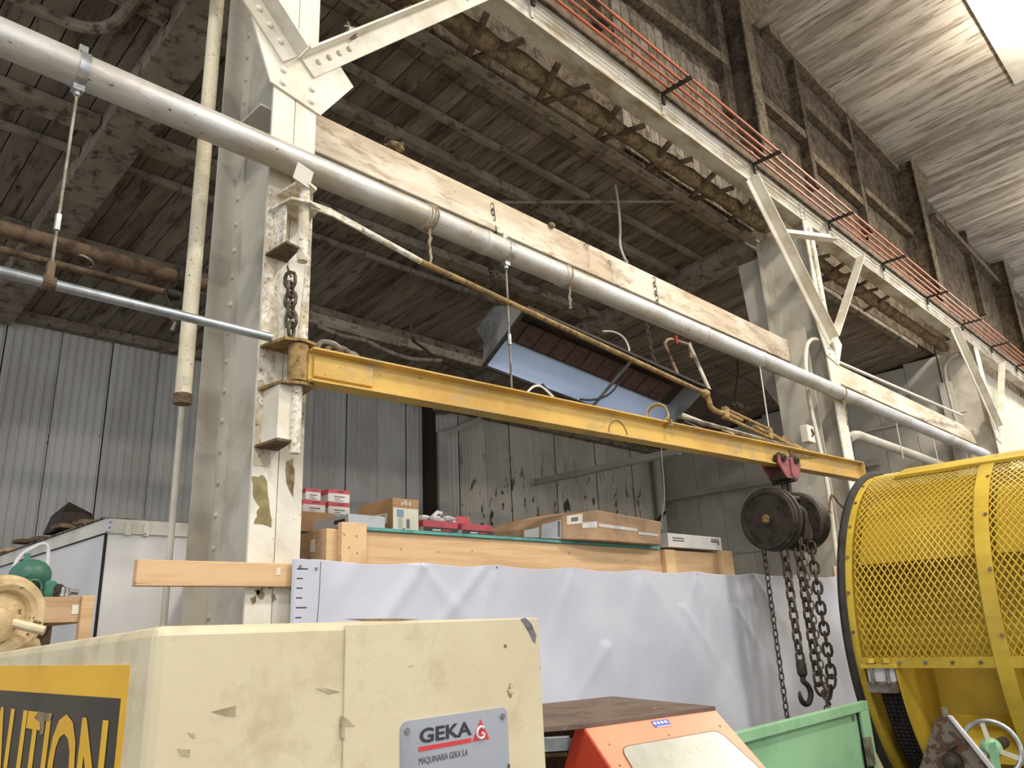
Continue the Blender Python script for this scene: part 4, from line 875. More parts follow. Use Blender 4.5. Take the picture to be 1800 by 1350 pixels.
# white plastic sheet
tp = thing('plastic_sheet', (4.5, 3.2, 0), 'white plastic sheet pinned up like a curtain below the pine platform', 'sheet')
random.seed(21)
pins = [P(x_, y_, Y=3.2) for x_, y_ in ((524, 996), (552, 1000), (742, 1000), (868, 998), (1002, 1004), (1124, 1006), (1221, 1010), (1322, 1012), (1400, 1012), (1470, 1012))]
lows = [P(x_, y_, Y=3.2) for x_, y_ in ((1195, 1070), (1292, 1070), (1060, 1140), (700, 1120))]
nxs, nzs = 220, 72; vs = []; X0, X1 = 1.83, 7.75; ztop = 1.945
fold = [[(random.uniform(.35, 1.1)*s_, random.uniform(.001, .011), random.uniform(.02, .045)) for s_ in (1, -1, .15)] for _ in range(20)]
def ridge(d, w): return math.exp(-(d/w)**2)
for j in range(nzs+1):
    for i in range(nxs+1):
        X = X0+(X1-X0)*i/nxs; f = (j/nzs)**1.5; Z = ztop*(1-f)+.02*f
        dy = 0.0
        if f < .99:
            near = min(abs(X-q.x) for q in pins); sag = .016*min(1, near/.25)*(1-f)
            Z -= sag*(1 if j == 0 else max(0, 1-f*6))
            for qi, q in enumerate(pins+lows):
                dx, dz = X-q.x, Z-q.z
                if -1.1 < dz < .02:
                    for sl, am, wd in fold[qi]:
                        dy -= am*ridge(dx-sl*(-dz), wd+.10*(-dz))*math.exp(dz*1.9)
            for q in pins: dy += .010*ridge(X-q.x, .035)*ridge(Z-q.z, .05)
            dy -= .02*math.sin(X*2.1+.7*Z)*math.sin(Z*2.3+.5)*min(1, f*4)
            dy -= .008*math.sin(X*7.3+5.2*Z+2.0)*min(1, f*5)*(.4+.6*abs(math.sin(X*1.3)))
            dy -= .012*ridge((X-2.4)-(1.75-Z)*-.9, .05)+.009*ridge((X-2.75)-(1.7-Z)*-1.1, .04)+.008*ridge((X-2.1)-(1.85-Z)*-.8, .05)
        e_ = min(1, max(0, (X-1.98)/.15)); vs.append((X, 3.185+dy*e_*e_*(3-2*e_), Z))
k = nxs+1
fs = [(j*k+i, j*k+i+1, (j+1)*k+i+1, (j+1)*k+i) for j in range(nzs) for i in range(nxs)]
sh = MB().add(vs, fs).build('sheet', 'tarp', tp, smooth=True); sm = sh.modifiers.new('t', 'SOLIDIFY'); sm.thickness = .002
for q in pins+lows: inst('pin', BOLT, Vector((q.x, 3.18, q.z)), tp, Vector((0, -1, 0)).to_track_quat('Z', 'Y'), (.55,)*3)
for i in range(14):
    z = 1.9-i*.042; L_ = .055 if i % 4 == 0 else .03
    MB().box((1.855, 3.1825, z-.003), (1.855+L_, 3.1845, z+.003)).build('printed_tick', 'print_dark', tp)
MB().tube(smooth_path([(1.975, 3.183, 1.935), (1.972, 3.183, 1.8), (1.966, 3.183, 1.68), (1.958, 3.183, 1.55), (1.955, 3.183, 1.2)], 4), .0018, 5).build('printed_line', 'print_dark', tp)
tag(MB().box((7.76, 3.24, 0), (8.56, 3.26, 2.05)).build('tan_board', 'tan_sheet'), 'tan board between the plastic sheet and the second column', 'board')

# ---- boxes: front face at Y, seen from below so only fronts, left sides and bottoms show
def carton(name, label, x0, x1, y0, depth, z0, z1, m, group=None):
    r = thing(name, ((x0+x1)/2, y0+depth/2, z0), label, 'box', group)
    MB().box((x0, y0, z0), (x1, y0+depth, z1)).build('body', m, r, bevel=.003); return r
def face(r, nm, m, x0, x1, z0, z1, y): return patch(nm, m, [(x0, y, z0), (x1, y, z0), (x1, y, z1), (x0, y, z1)], (0, -1, 0), r)
def sidef(r, nm, m, y0, y1, z0, z1, x): return patch(nm, m, [(x, y1, z0), (x, y0, z0), (x, y0, z1), (x, y1, z1)], (-1, 0, 0), r)
def by_px(xa, xb, ya, yb, Y):   # left, right, top, bottom in the picture on the plane Y
    a = P(xa, (ya+yb)/2, Y=Y); b = P(xb, (ya+yb)/2, Y=Y); mx = (xa+xb)/2
    return a.x, b.x, P(mx, yb, Y=Y).z, P(mx, ya, Y=Y).z
def red_carton(px, label, Y, z0, z1, dep=.3, group='red and white cartons'):
    x0, x1, _, _ = by_px(*px, Y); r = carton('red_white_carton', label, x0, x1, Y, dep, z0, z1, 'carton_white', group)
    h = z1-z0; t = .0009
    face(r, 'red_band', 'carton_red', x0, x1, z0+h*.72, z1, Y); sidef(r, 'red_band', 'carton_red', Y, Y+dep, z0+h*.6, z1, x0)
    w = x1-x0; face(r, 'print', 'print_grey', x0+w*.28, x0+w*.76, z0+h*.42, z0+h*.5, Y-.0006); face(r, 'print', 'print_grey', x0+w*.3, x0+w*.55, z0+h*.26, z0+h*.3, Y-.0006)
    face(r, 'print', 'print_grey', x0+w*.3, x0+w*.7, z0+h*.12, z0+h*.16, Y-.0006); face(r, 'print', 'carton_black', x0+w*.4, x0+w*.72, z0+h*.84, z0+h*.9, Y-.0006)
    return r
YK = 3.95
zb0 = P(560, 905, Y=YK).z; zm = P(560, 880, Y=YK).z; zt = P(560, 859, Y=YK).z
under = carton('flat_carton', 'flat brown carton under the stacked red and white cartons', P(526, 910, Y=3.85).x, P(588, 910, Y=3.85).x, 3.85, .5, SZ+.05, zb0-.002, 'cardboard')
und2 = carton('flat_carton', 'dark printed carton at the bottom under the flat brown carton', P(530, 925, Y=3.9).x+.02, P(585, 925, Y=3.9).x, 3.9, .45, SZ+.003, SZ+.048, 'cardboard_old')
cb_ = carton('flat_carton', 'brown carton standing behind the grey carton under the red cartons', P(590, 905, Y=YK).x, P(622, 905, Y=YK).x, YK, .3, SZ+.003, zb0-.002, 'cardboard')
red_carton((532, 572, 884, 901), 'lower red and white carton next to the column', YK, zb0, zm-.002)
red_carton((577, 615, 884, 901), 'lower red and white carton away from the column', YK, zb0, zm-.002)
red_carton((537, 564, 861, 880), 'smaller upper red and white carton next to the column', YK, zm, zt-.004)
red_carton((577, 615, 857, 881), 'upper red and white carton with a printed label, away from the column', YK, zm, zt+.004)
x0, x1, _, _ = by_px(612, 677, 905, 932, 3.42)
gy = carton('grey_carton', 'pale grey carton lying on the platform behind the pine block', x0, x1, 3.42, .34, SZ+.003, P(640, 905, Y=3.42).z, 'carton_grey')
sidef(gy, 'print', 'print_dark', 3.45, 3.55, SZ+.05, SZ+.07, x0); sidef(gy, 'print', 'carton_red', 3.45, 3.6, SZ+.01, SZ+.03, x0)
x0, x1, _, _ = by_px(690, 736, 875, 935, 3.45); zt_ = P(712, 877, Y=3.45).z
bb = carton('cardboard_box', 'brown cardboard box with a large white label on its front', x0, x1, 3.45, .33, SZ+.003, zt_, 'cardboard')
h = zt_-SZ; w = x1-x0
face(bb, 'label', 'label_paper', x0+.004, x1-.004, SZ+h*.09, SZ+h*.74, 3.45); face(bb, 'print', 'print_blue', x0+w*.15, x0+w*.42, SZ+h*.5, SZ+h*.7, 3.4494)
for i in range(7): face(bb, 'print', 'print_grey', x0+w*.2, x0+w*.38, SZ+h*(.2+.05*i), SZ+h*(.215+.05*i), 3.4492)
face(bb, 'print', 'print_grey', x0+w*.52, x0+w*.64, SZ+h*.2, SZ+h*.45, 3.4494); face(bb, 'print', 'carton_black', x0+w*.38, x0+w*.46, SZ+h*.12, SZ+h*.19, 3.4492)
for i in range(5): face(bb, 'handwriting', 'carton_white', x0+w*(.32+.08*i), x0+w*(.36+.08*i), SZ+h*(.82+.02*(i % 2)), SZ+h*(.9+.03*(i % 3)), 3.4494)
sidef(bb, 'label', 'label_paper', 3.5, 3.66, SZ+h*.35, SZ+h*.62, x0); sidef(bb, 'print', 'print_grey', 3.52, 3.63, SZ+h*.52, SZ+h*.58, x0-.0006); sidef(bb, 'print', 'print_grey', 3.52, 3.63, SZ+h*.4, SZ+h*.49, x0-.0006)
def flat_red(px, label, Y, zt):
    x0, x1, _, _ = by_px(*px, Y); r = carton('flat_red_carton', label, x0, x1, Y, .3, SZ+.003, zt, 'carton_white', 'flat red and black cartons'); h = zt-SZ
    face(r, 'red_band', 'carton_red', x0, x1, SZ+h*.62, zt, Y); face(r, 'black_band', 'carton_black', x0, x1, SZ+h*.3, SZ+h*.62, Y)
    w = x1-x0; face(r, 'print', 'ink_pale', x0+w*.26, x0+w*.5, SZ+h*.42, SZ+h*.5, Y-.0006); face(r, 'print', 'ink_red', x0+w*.54, x0+w*.8, SZ+h*.42, SZ+h*.5, Y-.0006); sidef(r, 'red_band', 'carton_red', Y, Y+.3, SZ+h*.62, zt, x0); return r
zt_ = P(772, 916, Y=3.45).z
flat_red((744, 804, 916, 938), 'flat red, black and white carton next to the labelled cardboard box', 3.45, zt_)
flat_red((812, 866, 921, 942), 'flat red, black and white carton next to the crumpled paper', 3.45, P(838, 922, Y=3.45).z)
flat_red((802, 826, 908, 925), 'small red carton standing behind the two flat red cartons', 3.8, P(812, 908, Y=3.8).z)
pb_ = MB(); random.seed(5); c0 = P(776, 911, Y=3.5)
for i in range(9):
    t = i/8; pb_.ball((c0.x-.11+.22*t, 3.52+random.uniform(-.03, .03), zt_+.012+random.uniform(0, .02)), random.uniform(.018, .03), 8, (1.4, 1, .6))
pb_.tube([(c0.x-.08, 3.5, zt_+.02), (c0.x-.03, 3.5, zt_+.06), (c0.x+.0, 3.5, zt_+.055)], .012, 6)
tag(pb_.build('plastic_bag', 'plastic_film', smooth=True), 'crumpled clear plastic bag lying on the flat red carton', 'bag')
# long wrapped package, tapering towards the crumpled end
lp = thing('wrapped_package', P(1040, 940, Y=3.35), 'long brown package wrapped in film overhanging the platform front', 'package')
yk = 3.17
A = [P(918, 945, Y=3.5), P(990, 950, Y=3.22), P(1050, 960, Y=yk), P(1163, 974, Y=yk)]
T = [P(918, 930, Y=3.5), P(990, 906, Y=3.22), P(1050, 896, Y=yk), P(1163, 917, Y=yk)]
bp = MB(); vs = []
for a, t in zip(A, T):
    zb = max(a.z, SZ+.004); vs += [Vector((a.x, a.y, zb)), Vector((a.x, a.y+.42, zb)), Vector((a.x, a.y+.42, t.z+.02)), Vector((t.x, t.y, t.z)), ]
fs = []
for i in range(3):
    for j in range(4): fs.append((i*4+j, i*4+(j+1) % 4, (i+1)*4+(j+1) % 4, (i+1)*4+j))
fs += [(3, 2, 1, 0), (12, 13, 14, 15)]
bp.add(vs, fs); bp.build('body', 'cardboard_old', lp, bevel=.008)
def on_front(i, f, g):   # i segment, f along, g up
    a, b, t, u = Vector(vs[i*4]), Vector(vs[(i+1)*4]), Vector(vs[i*4+3]), Vector(vs[(i+1)*4+3]); return a.lerp(b, f).lerp(t.lerp(u, f), g)
def ppatch(nm, m, i, f0, f1, g0, g1, e=.0015):
    q = [on_front(i, f0, g0), on_front(i, f1, g0), on_front(i, f1, g1), on_front(i, f0, g1)]; n_ = (q[1]-q[0]).cross(q[3]-q[0]).normalized(); n_ = n_ if n_.y < 0 else -n_
    return patch(nm, m, [x_+n_*e for x_ in q], n_, lp)
ppatch('label', 'carton_white', 0, .05, .42, .05, .75); ppatch('label', 'carton_grey', 0, .48, .95, .02, .85); ppatch('print', 'print_grey', 0, .88, .93, .1, .8, .003)
ppatch('label', 'label_paper', 1, .1, .55, .6, .95); ppatch('print', 'print_grey', 1, .22, .42, .7, .85, .003)
ppatch('tape', 'plastic_film', 1, .55, .99, .42, .62); ppatch('tape', 'plastic_film', 2, .02, .6, .45, .56); ppatch('tape', 'plastic_film', 2, .62, .95, .35, .45)
# white long carton with its lettering upside down
x0, x1, _, _ = by_px(1174, 1267, 940, 965, 3.24); z0 = P(1220, 967, Y=3.24).z; zt_ = P(1220, 941, Y=3.24).z
z0 = max(z0, 2.122)
wc = carton('long_white_carton', 'long white carton with upside-down print at the end of the platform', x0, x1, 3.235, .2, 2.122, zt_, 'carton_white')
w, h = x1-x0, zt_-2.122
face(wc, 'print', 'print_dark', x1-w*.21, x1-w*.05, zt_-h*.2, zt_-h*.15, 3.235)
for k_ in range(5): face(wc, 'print', 'print_dark', x1-w*(.205-.032*k_), x1-w*(.183-.032*k_), zt_-h*(.45 if k_ < 4 else .62), zt_-h*.25, 3.235)
for r_i, zz in enumerate((.62, .44)):
    for k_ in range(6): face(wc, 'print', 'print_dark', x0+w*(.08+.034*k_), x0+w*(.106+.034*k_), 2.122+h*zz, 2.122+h*(zz+.1), 3.235)
cp_ = MB(); random.seed(9)
c0 = P(893, 940, Y=3.6); tag(MB().ball((c0.x, 3.6, SZ+.02), .035, 10, (2.2, 1.2, .6)).build('paper_scrap', 'old_wood', smooth=True), 'crumpled brown paper between the red carton and long package', 'paper')
# ================================================================ cream punching machine in the foreground
G0 = CAM+ray(275, 1100)*.95
gX, gY = G0.x, G0.y
R1 = P(945, 1085, Y=gY); L1 = P(0, 1145, X=gX); sl = (L1.z-G0.z)/(L1.y-G0.y)
gk = thing('punching_machine', (gX+.4, gY+.5, 0), 'cream painted metalworking machine with a caution sign and silver nameplate', 'machine')
yb = 2.35
bd = MB().hexa([(gX, gY, 0), (R1.x, gY, 0), (R1.x, yb, 0), (gX, yb, 0), (gX, gY, G0.z), (R1.x, gY, R1.z), (R1.x, yb, R1.z+sl*(yb-gY)), (gX, yb, G0.z+sl*(yb-gY))])
bd.build('body', 'machine_cream', gk, bevel=.012)
sx_ = P(606, 1090, Y=gY).x
MB().box((sx_, gY-.003, .2), (R1.x-.002, gY, R1.z-.001)).build('front_panel', 'machine_cream', gk, bevel=.0015)
# scrapes
def gfront(pts, nm, m, e=.0035): return MB().prism([P(x_, y_, Y=gY-e) for x_, y_ in pts], (0, .0005, 0)).build(nm, m, gk)
gfront([(915, 1088), (924, 1086), (934, 1096), (943, 1117), (941, 1131), (936, 1126), (930, 1112)], 'bare_scrape', 'bare_scrape')
gfront([(886, 1133), (890, 1132), (891, 1138), (887, 1139)], 'bare_scrape', 'grime')
gfront([(605, 1088), (700, 1087), (740, 1089), (700, 1092), (640, 1092)], 'grime_mark', 'grime')
gfront([(404, 1243), (415, 1240), (414, 1258), (400, 1259), (372, 1251)], 'dent_mark', 'dent', .0005)
gfront([(312, 1316), (334, 1318), (333, 1331), (318, 1328)], 'dent_mark', 'dent', .0005)
gfront([(330, 1288), (342, 1289), (343, 1298), (337, 1296)], 'dent_mark', 'dent', .0005)
gfront([(556, 1210), (575, 1210), (598, 1216), (578, 1220)], 'dent_mark', 'dent', .0005)
gfront([(599, 1258), (608, 1262), (625, 1277), (606, 1276), (607, 1300), (600, 1296)], 'dent_mark', 'dent')
# caution sign on the side facing left
def gs(x_, y_, e): return P(x_, y_, X=gX-e)
yr = gs(226, 1169, .002).y; zt_ = gs(226, 1169, .002).z; yl = yr+.70
sg = MB().box((gX-.002, yr, zt_-.36), (gX, yl, zt_)).build('caution_sign', 'sign_yellow', gk)
ybk = gs(211, 1228, .003).y; zbk = gs(211, 1228, .003).z
MB().box((gX-.0026, ybk, zbk-.19), (gX-.002, yl-.02, zbk)).build('black_panel', 'sign_black', sg)
yn, ya = gs(192, 1266, .003).y, gs(-5, 1252, .003).y
wd = (ya-yn)*7/5.75; zc = gs(192, 1264, .003).z
text('lettering', 'CAUTION', 'sign_yellow', (gX-.003, yn+wd, zc-.135), (0, -1, 0), (0, 0, 1), wd, .135, sg, .026)
MB().prism([gs(68, 1250, .0042), gs(92, 1256, .0042), gs(88, 1266, .0042), gs(78, 1268, .0042), gs(76, 1290, .0042), gs(70, 1292, .0042), gs(70, 1268, .0042), gs(60, 1262, .0042)], (.0006, 0, 0)).build('scraped_patch', 'grime', sg)
# nameplate
x0, x1 = P(701, 1262, Y=gY).x, P(889, 1262, Y=gY).x; zt_ = P(790, 1256, Y=gY).z+.0; y0 = gY-.0045
def rrect(x0, x1, z0, z1, r, y, n=5):
    out = []
    for cx_, cz_, a0 in ((x1-r, z1-r, 0), (x0+r, z1-r, 90), (x0+r, z0+r, 180), (x1-r, z0+r, 270)):
        for i in range(n+1): t = math.radians(a0+90*i/n); out.append((cx_+r*math.cos(t), y, cz_+r*math.sin(t)))
    return out
npl = MB().prism(rrect(x0, x1, zt_-.26, zt_, .012, y0), (0, .0015, 0)).build('nameplate', 'plate_silver', gk)
for xx, zz in ((x0+.012, zt_-.014), (x1-.012, zt_-.014)): inst('screw', BOLT, Vector((xx, y0, zz)), npl, Vector((0, -1, 0)).to_track_quat('Z', 'Y'), (.42, .42, .3))
def npx(x_, y_): return P(x_, y_, Y=y0-.001)
a = npx(738, 1305); b = npx(830, 1294); t_ = npx(738, 1279)
zb_ = npx(784, 1300).z; zt2 = npx(784, 1274).z
text('lettering', 'GEKA', 'ink_dark', (a.x, y0, zb_), (1, 0, 0), (0, 0, 1), b.x-a.x, zt2-zb_, npl, .03)
za, zb2 = npx(784, 1305).z, npx(784, 1313).z
MB().box((a.x-.002, y0-.0006, zb2), (npx(829, 1303).x, y0-.0001, za)).build('red_bar', 'ink_red', npl)
ta, tb2, tc_ = npx(831, 1306), npx(861, 1303), npx(845, 1264)
zl = (zb2+.0005); MB().prism([(ta.x, y0-.0001, zl), (tb2.x, y0-.0001, zl), (tc_.x, y0-.0001, npx(845, 1264).z)], (0, -.0005, 0)).build('red_triangle', 'ink_red', npl)
lc_ = Vector(((ta.x+tb2.x)/2, y0-.0012, zl+(tc_.z-zl)*.36)); rr = (tb2.x-ta.x)*.23
MB().tube([lc_+Vector((math.cos(t), 0, math.sin(t)))*rr for t in [math.radians(40+290*i/20) for i in range(21)]]+[lc_+Vector((rr*.2, 0, 0))], .0022, 4).build('logo_g', 'ink_pale', npl)
zq = npx(784, 1330).z
text('lettering', 'MAQUINARIA GEKA S.A', 'print_dark', (npx(737, 1340).x, y0, zq-.006), (1, 0, 0), (0, 0, 1), npx(823, 1330).x-npx(737, 1340).x, .011, npl, .0)
for xx in (x1-.004,): MB().box((xx, y0-.001, zt_-.10), (xx+.004, y0, zt_-.088)).build('chip', 'print_dark', npl)

# ================================================================ white cabinet behind the first column
cz = 2.283; cX, cY = 1.508, 4.62
cb = thing('white_cabinet', (2.3, 5.8, 0), 'large white sheet-metal cabinet behind the first column', 'cabinet')
MB().box((cX, cY, 0), (3.3, 7.6, cz-.005)).build('body', 'cabinet_white', cb, bevel=.004)
MB().box((cX-.006, cY-.012, cz-.078), (3.3, cY, cz)).build('top_trim', 'cabinet_trim', cb)
MB().box((cX-.012, cY-.012, cz-.078), (cX, 7.6, cz)).build('top_trim', 'cabinet_trim', cb)
MB().box((cX-.008, cY-.006, 0), (cX+.006, cY+.004, cz-.082)).build('corner_gap', 'black', cb)
MB().box((cX-.007, cY, cz-.084), (cX-.001, 7.6, cz-.079)).build('gap_line', 'black', cb)
for x_ in (1.60, 1.70): 
    MB().prism([(x_, cY-.014, cz-.085), (x_+.03, cY-.014, cz-.085), (x_+.03, cY-.014, cz-.02), (x_+.015, cY-.014, cz-.005), (x_, cY-.014, cz-.02)], (0, -.008, 0)).build('clip', 'cabinet_trim', cb)
MB().box((cX-.012, cY-.016, cz-.07), (cX+.03, cY-.012, cz-.004)).build('corner_bracket', 'carton_grey', cb)
for z_ in (cz-.05, cz-.02): inst('screw', BOLT, Vector((cX+.01, cY-.016, z_)), cb, Vector((0, -1, 0)).to_track_quat('Z', 'Y'), (.4,)*3)
lid = MB()
for i in range(40):
    y_ = cY+.02+i*.074; lid.prism([(cX-.02, y_, cz), (cX-.02, y_+.05, cz), (cX-.02, y_+.05, cz+.012), (cX-.02, y_+.0, cz+.012)], (1.7, 0, 0))
lid.box((cX-.02, cY-.01, cz), (3.3, 7.6, cz+.004)); lid.build('ribbed_lid', 'dull_steel', cb)
random.seed(31)
for i, (x_, y_, L_, m, lab) in enumerate(((150, 936, .7, 'old_wood', 'short brown offcut lying on the white cabinet nearest its corner'), (110, 946, .8, 'rust_brown', 'dark brown offcut lying on the white cabinet behind the short one'), (72, 956, .9, 'old_wood', 'grey brown board lying on the white cabinet lid'), (40, 966, .8, 'rust_brown', 'dark board lying under the pointed hood on the cabinet'), (16, 972, 1.2, 'pine_old', 'pale pine board sticking out over the back of the cabinet'))):
    p = P(x_, y_, X=cX+.02); z_ = cz+.016+.028*(i % 2)
    tag(MB().beam((cX-.03, p.y, z_+.014), (cX+L_, p.y+.12, z_+.014), .13, .026).build('wood_offcut', m, bevel=.003), lab, 'board', 'wood offcuts on the cabinet')
pc_ = P(90, 936, X=cX+.06)
hd = MB(); zb_ = cz+.075
hd.add([(cX+.06, pc_.y-.19, zb_), (cX+.06, pc_.y+.19, zb_), (cX+.3, pc_.y+.19, zb_), (cX+.3, pc_.y-.19, zb_), (cX+.08, pc_.y-.12, zb_+.12), (cX+.08, pc_.y+.13, zb_+.12), (cX+.26, pc_.y+.13, zb_+.12), (cX+.26, pc_.y-.12, zb_+.12), (cX+.15, pc_.y+.02, zb_+.21)],
       [(3, 2, 1, 0), (0, 1, 5, 4), (1, 2, 6, 5), (2, 3, 7, 6), (3, 0, 4, 7), (4, 5, 8), (5, 6, 8), (6, 7, 8), (7, 4, 8)])
tag(hd.build('pointed_hood', 'dark_iron'), 'pointed dark metal hood sitting on the boards on the cabinet', 'hood')

# ================================================================ wooden shelf with odds and ends beside the cabinet
ks = thing('wooden_shelf', (1.0, 3.5, 0), 'open pine shelf unit beside the white cabinet', 'shelf')
x0, x1 = P(70, 1055, Y=3.4).x-.45, P(165, 1050, Y=3.4).x; zt_ = P(120, 1049, Y=3.4).z; zm_ = P(120, 1094, Y=3.4).z
MB().box((x0, 3.4, zm_), (x1-.045, 3.42, zt_)).build('front_board', 'pine_old', ks, bevel=.002)
MB().box((x1-.045, 3.385, 0), (x1, 3.42, zt_+.004)).build('post', 'pine', ks, bevel=.002)
MB().box((x0, 3.385, 0), (x0+.04, 3.42, zt_)).build('post', 'pine', ks)
MB().box((x1-.03, 3.42, zm_), (x1, 3.9, zt_)).build('side_board', 'pine_old', ks); MB().box((x0, 3.42, zt_-.02), (x1-.03, 3.9, zt_-.002)).build('top_shelf', 'pine_old', ks)
MB().box((x0, 3.88, 0), (x1, 3.9, zt_-.02)).build('back_board', 'old_wood', ks); MB().box((x0, 3.42, 1.35), (x1-.03, 3.88, 1.37)).build('mid_shelf', 'pine_old', ks)
patch('paper_tag', 'label_paper', [(x1-.075, 3.399, zm_+.03), (x1-.05, 3.399, zm_+.03), (x1-.05, 3.399, zm_+.065), (x1-.075, 3.399, zm_+.065)], (0, -1, 0), ks)
tk = P(53, 1012, Y=3.55); gt = thing('green_tank', (tk.x, 3.55, zt_), 'round dark green metal tank on the pine shelf', 'tank')
MB().ball(tk, .07, 18, (1.08, 1, .92)).build('shell', 'green_tank', gt, smooth=True)
MB().lathe((tk.x, 3.55, zt_), (0, 0, 1), [(.05, 0), (.05, .015), (.03, .03), (.03, tk.z-zt_-.05)], 14).build('foot', 'dark_iron', gt)
MB().cyl((tk.x-.02, 3.55, tk.z+.05), (tk.x-.02, 3.55, tk.z+.085), .012, 8).build('plug', 'green_tank', gt); MB().ring((tk.x, 3.49, tk.z-.05), (0, 1, .2), .03, .006, 14, 5).build('handle', 'green_tank', gt)
fr = [P(x_, y_, Y=3.75) for x_, y_ in ((10, 1010), (30, 985), (60, 962), (76, 956), (84, 962), (84, 985), (81, 1020), (78, 1050))]
fr[-1].z = zt_; fr[0].z = zt_
tag(MB().tube(smooth_path(fr, 4), .008, 8).build('tube_stand', 'carton_grey', smooth=True), 'bent pale tube frame standing behind the green tank', 'stand')
for (x_, y_, r_, m, lab, nm) in ((100, 1036, .03, 'dark_iron', 'dark round grinder body lying on the pine shelf', 'grinder'), (10, 1030, .045, 'dark_iron', 'dark lump of ironwork beside the green tank', 'iron_fitting'), (88, 1028, .025, 'green_tank', 'small green pot on the pine shelf behind the grinder', 'green_pot')):
    q = P(x_, y_, Y=3.5); k = thing(nm, (q.x, 3.5, zt_), lab, 'tool'); z_ = max(q.z, zt_+r_)
    MB().lathe((q.x, 3.5, zt_-.001), (0, 0, 1), [(r_*.8, 0), (r_, .01), (r_, (z_-zt_)+r_*.3), (r_*.5, (z_-zt_)+r_*.7)], 14).build('body', m, k, smooth=True)
    MB().cyl((q.x, 3.5, zt_+r_), (q.x+.07, 3.47, zt_+r_*.7), r_*.35, 8).build('spindle', 'dull_steel', k)
for x_, lab in ((110, 'small bright bolt standing on the pine shelf by the grinder'), (118, 'shorter bright bolt standing on the pine shelf by the grinder')):
    q = P(x_, 1044, Y=3.44); tag(MB().lathe((q.x, 3.44, zt_+.004), (0, 0, 1), [(.012, 0), (.012, .012), (.007, .013), (.007, .035)], 8).build('bolt_stub', 'bright_steel'), lab, 'bolt')
# cream handwheel of a small machine
hw = P(6, 1082, Y=2.62); hm = thing('handwheel_machine', (hw.x-.1, 2.7, 0), 'chipped cream machine head with a big handwheel and crank handle', 'machine')
ax_ = Vector((.25, -1, .05)).normalized()
MB().ring(hw, ax_, .088, .026, 30, 10).build('handwheel_rim', 'chipped_cream', hm, smooth=True)
MB().lathe(hw-ax_*.02, ax_, [(.072, 0), (.076, .01), (.072, .02), (.03, .03)], 24).build('handwheel_disc', 'chipped_cream', hm, smooth=True)
MB().lathe(hw+ax_*.015+Vector((-.03, 0, -.03)), ax_, [(.05, 0), (.055, .01), (.045, .035), (.02, .045)], 18).build('hub', 'chipped_cream', hm, smooth=True)
MB().cyl(hw+ax_*.03+Vector((.0, 0, -.02)), P(78, 1109, Y=2.55), .013, 10).build('crank_handle', 'machine_cream', hm, smooth=True)
MB().box((hw.x-.2, 2.66, 0), (hw.x+.12, 2.9, hw.z-.06)).build('pedestal', 'chipped_cream', hm, bevel=.02)
MB().cyl(hw-ax_*.02, hw-ax_*.02+Vector((0, .14, 0)), .04, 14).build('shaft', 'chipped_cream', hm, smooth=True)
MB().box((hw.x-.12, 2.68, hw.z-.06), (hw.x+.06, 2.88, hw.z+.05)).build('head', 'chipped_cream', hm, bevel=.02)

# ================================================================ orange guard with a window
oz = 1.33; E1 = Vector((.966, -.259, 0)); E2 = Vector((.259, .966, 0))
K = P(1258, 1249, Z=oz); Kl = P(1028, 1281, Z=oz); og = thing('orange_guard_machine', (2.2, 1.8, 0), 'orange machine guard with a clear window and dark flat top', 'machine')
tp_ = [P(x_, y_, Z=oz) for x_, y_ in ((957, 1272), (1028, 1281), (1258, 1249), (1078, 1230), (957, 1247))]
far = P(1078, 1230, Z=oz); back = far-E1*.9; lft = Kl-E1*.35+E2*.1
topm = MB().prism([lft, Kl, K, far, back], (0, 0, .012)).build('top_plate', 'dark_plate', og)
hh, dd = .34, .42
Kb, Klb = K-E2*dd-UP*hh, Kl-E2*dd-UP*hh
pn = (K-Kl).cross(Klb-Kl).normalized(); pn = pn if pn.y < 0 else -pn
fp = MB().prism([Kl, K, Kb, Klb], -pn*.006).build('front_panel', 'orange_guard', og)
th = E1*-.035
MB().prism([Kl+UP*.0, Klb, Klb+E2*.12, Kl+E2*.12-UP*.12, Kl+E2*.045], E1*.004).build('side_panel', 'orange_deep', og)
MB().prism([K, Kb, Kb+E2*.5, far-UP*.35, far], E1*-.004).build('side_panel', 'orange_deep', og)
def OP(x_, y_, e=0): return PL(x_, y_, Kl+pn*e, pn)
def rpoly(pts, r=.012, n=4):
    out = []; m = len(pts)
    for i in range(m):
        p, a, b = pts[i], pts[i-1], pts[(i+1) % m]; u, w = (a-p).normalized(), (b-p).normalized()
        for j in range(n+1): t = j/n; out.append((p+u*r).lerp(p, t).lerp(p.lerp(p+w*r, t), t))
    return out
win = [OP(1090, 1314, .001), OP(1262, 1284, .001), OP(1400, 1410, .001), OP(1170, 1450, .001)]
wn = MB().prism(rpoly(win, .03), pn*.0015).build('window', 'guard_window', fp, label='cloudy clear guard window')
edge = rpoly(win, .03); MB().tube([q+pn*.001 for q in edge], .0016, 4, close=True).build('window_seal', 'dark_plate', fp)
for x_, y_ in ((1072, 1308), (1176, 1291), (1266, 1276), (1090, 1345)): inst('rivet', BOLT, OP(x_, y_, .0005), fp, pn.to_track_quat('Z', 'Y'), (.32, .32, .2))
sk = MB().prism([OP(1144, 1268, .001), OP(1173, 1264, .001), OP(1180, 1275, .001), OP(1152, 1279, .001)], pn*.0004).build('sticker', 'blue_sticker', fp)
for i in range(4): c_ = OP(1151+6.4*i, 1271.5-.9*i, .0016); MB().lathe(c_, pn, [(.0052, 0), (.0052, .0003)], 10).build('sticker_mark', 'sticker_white', sk)
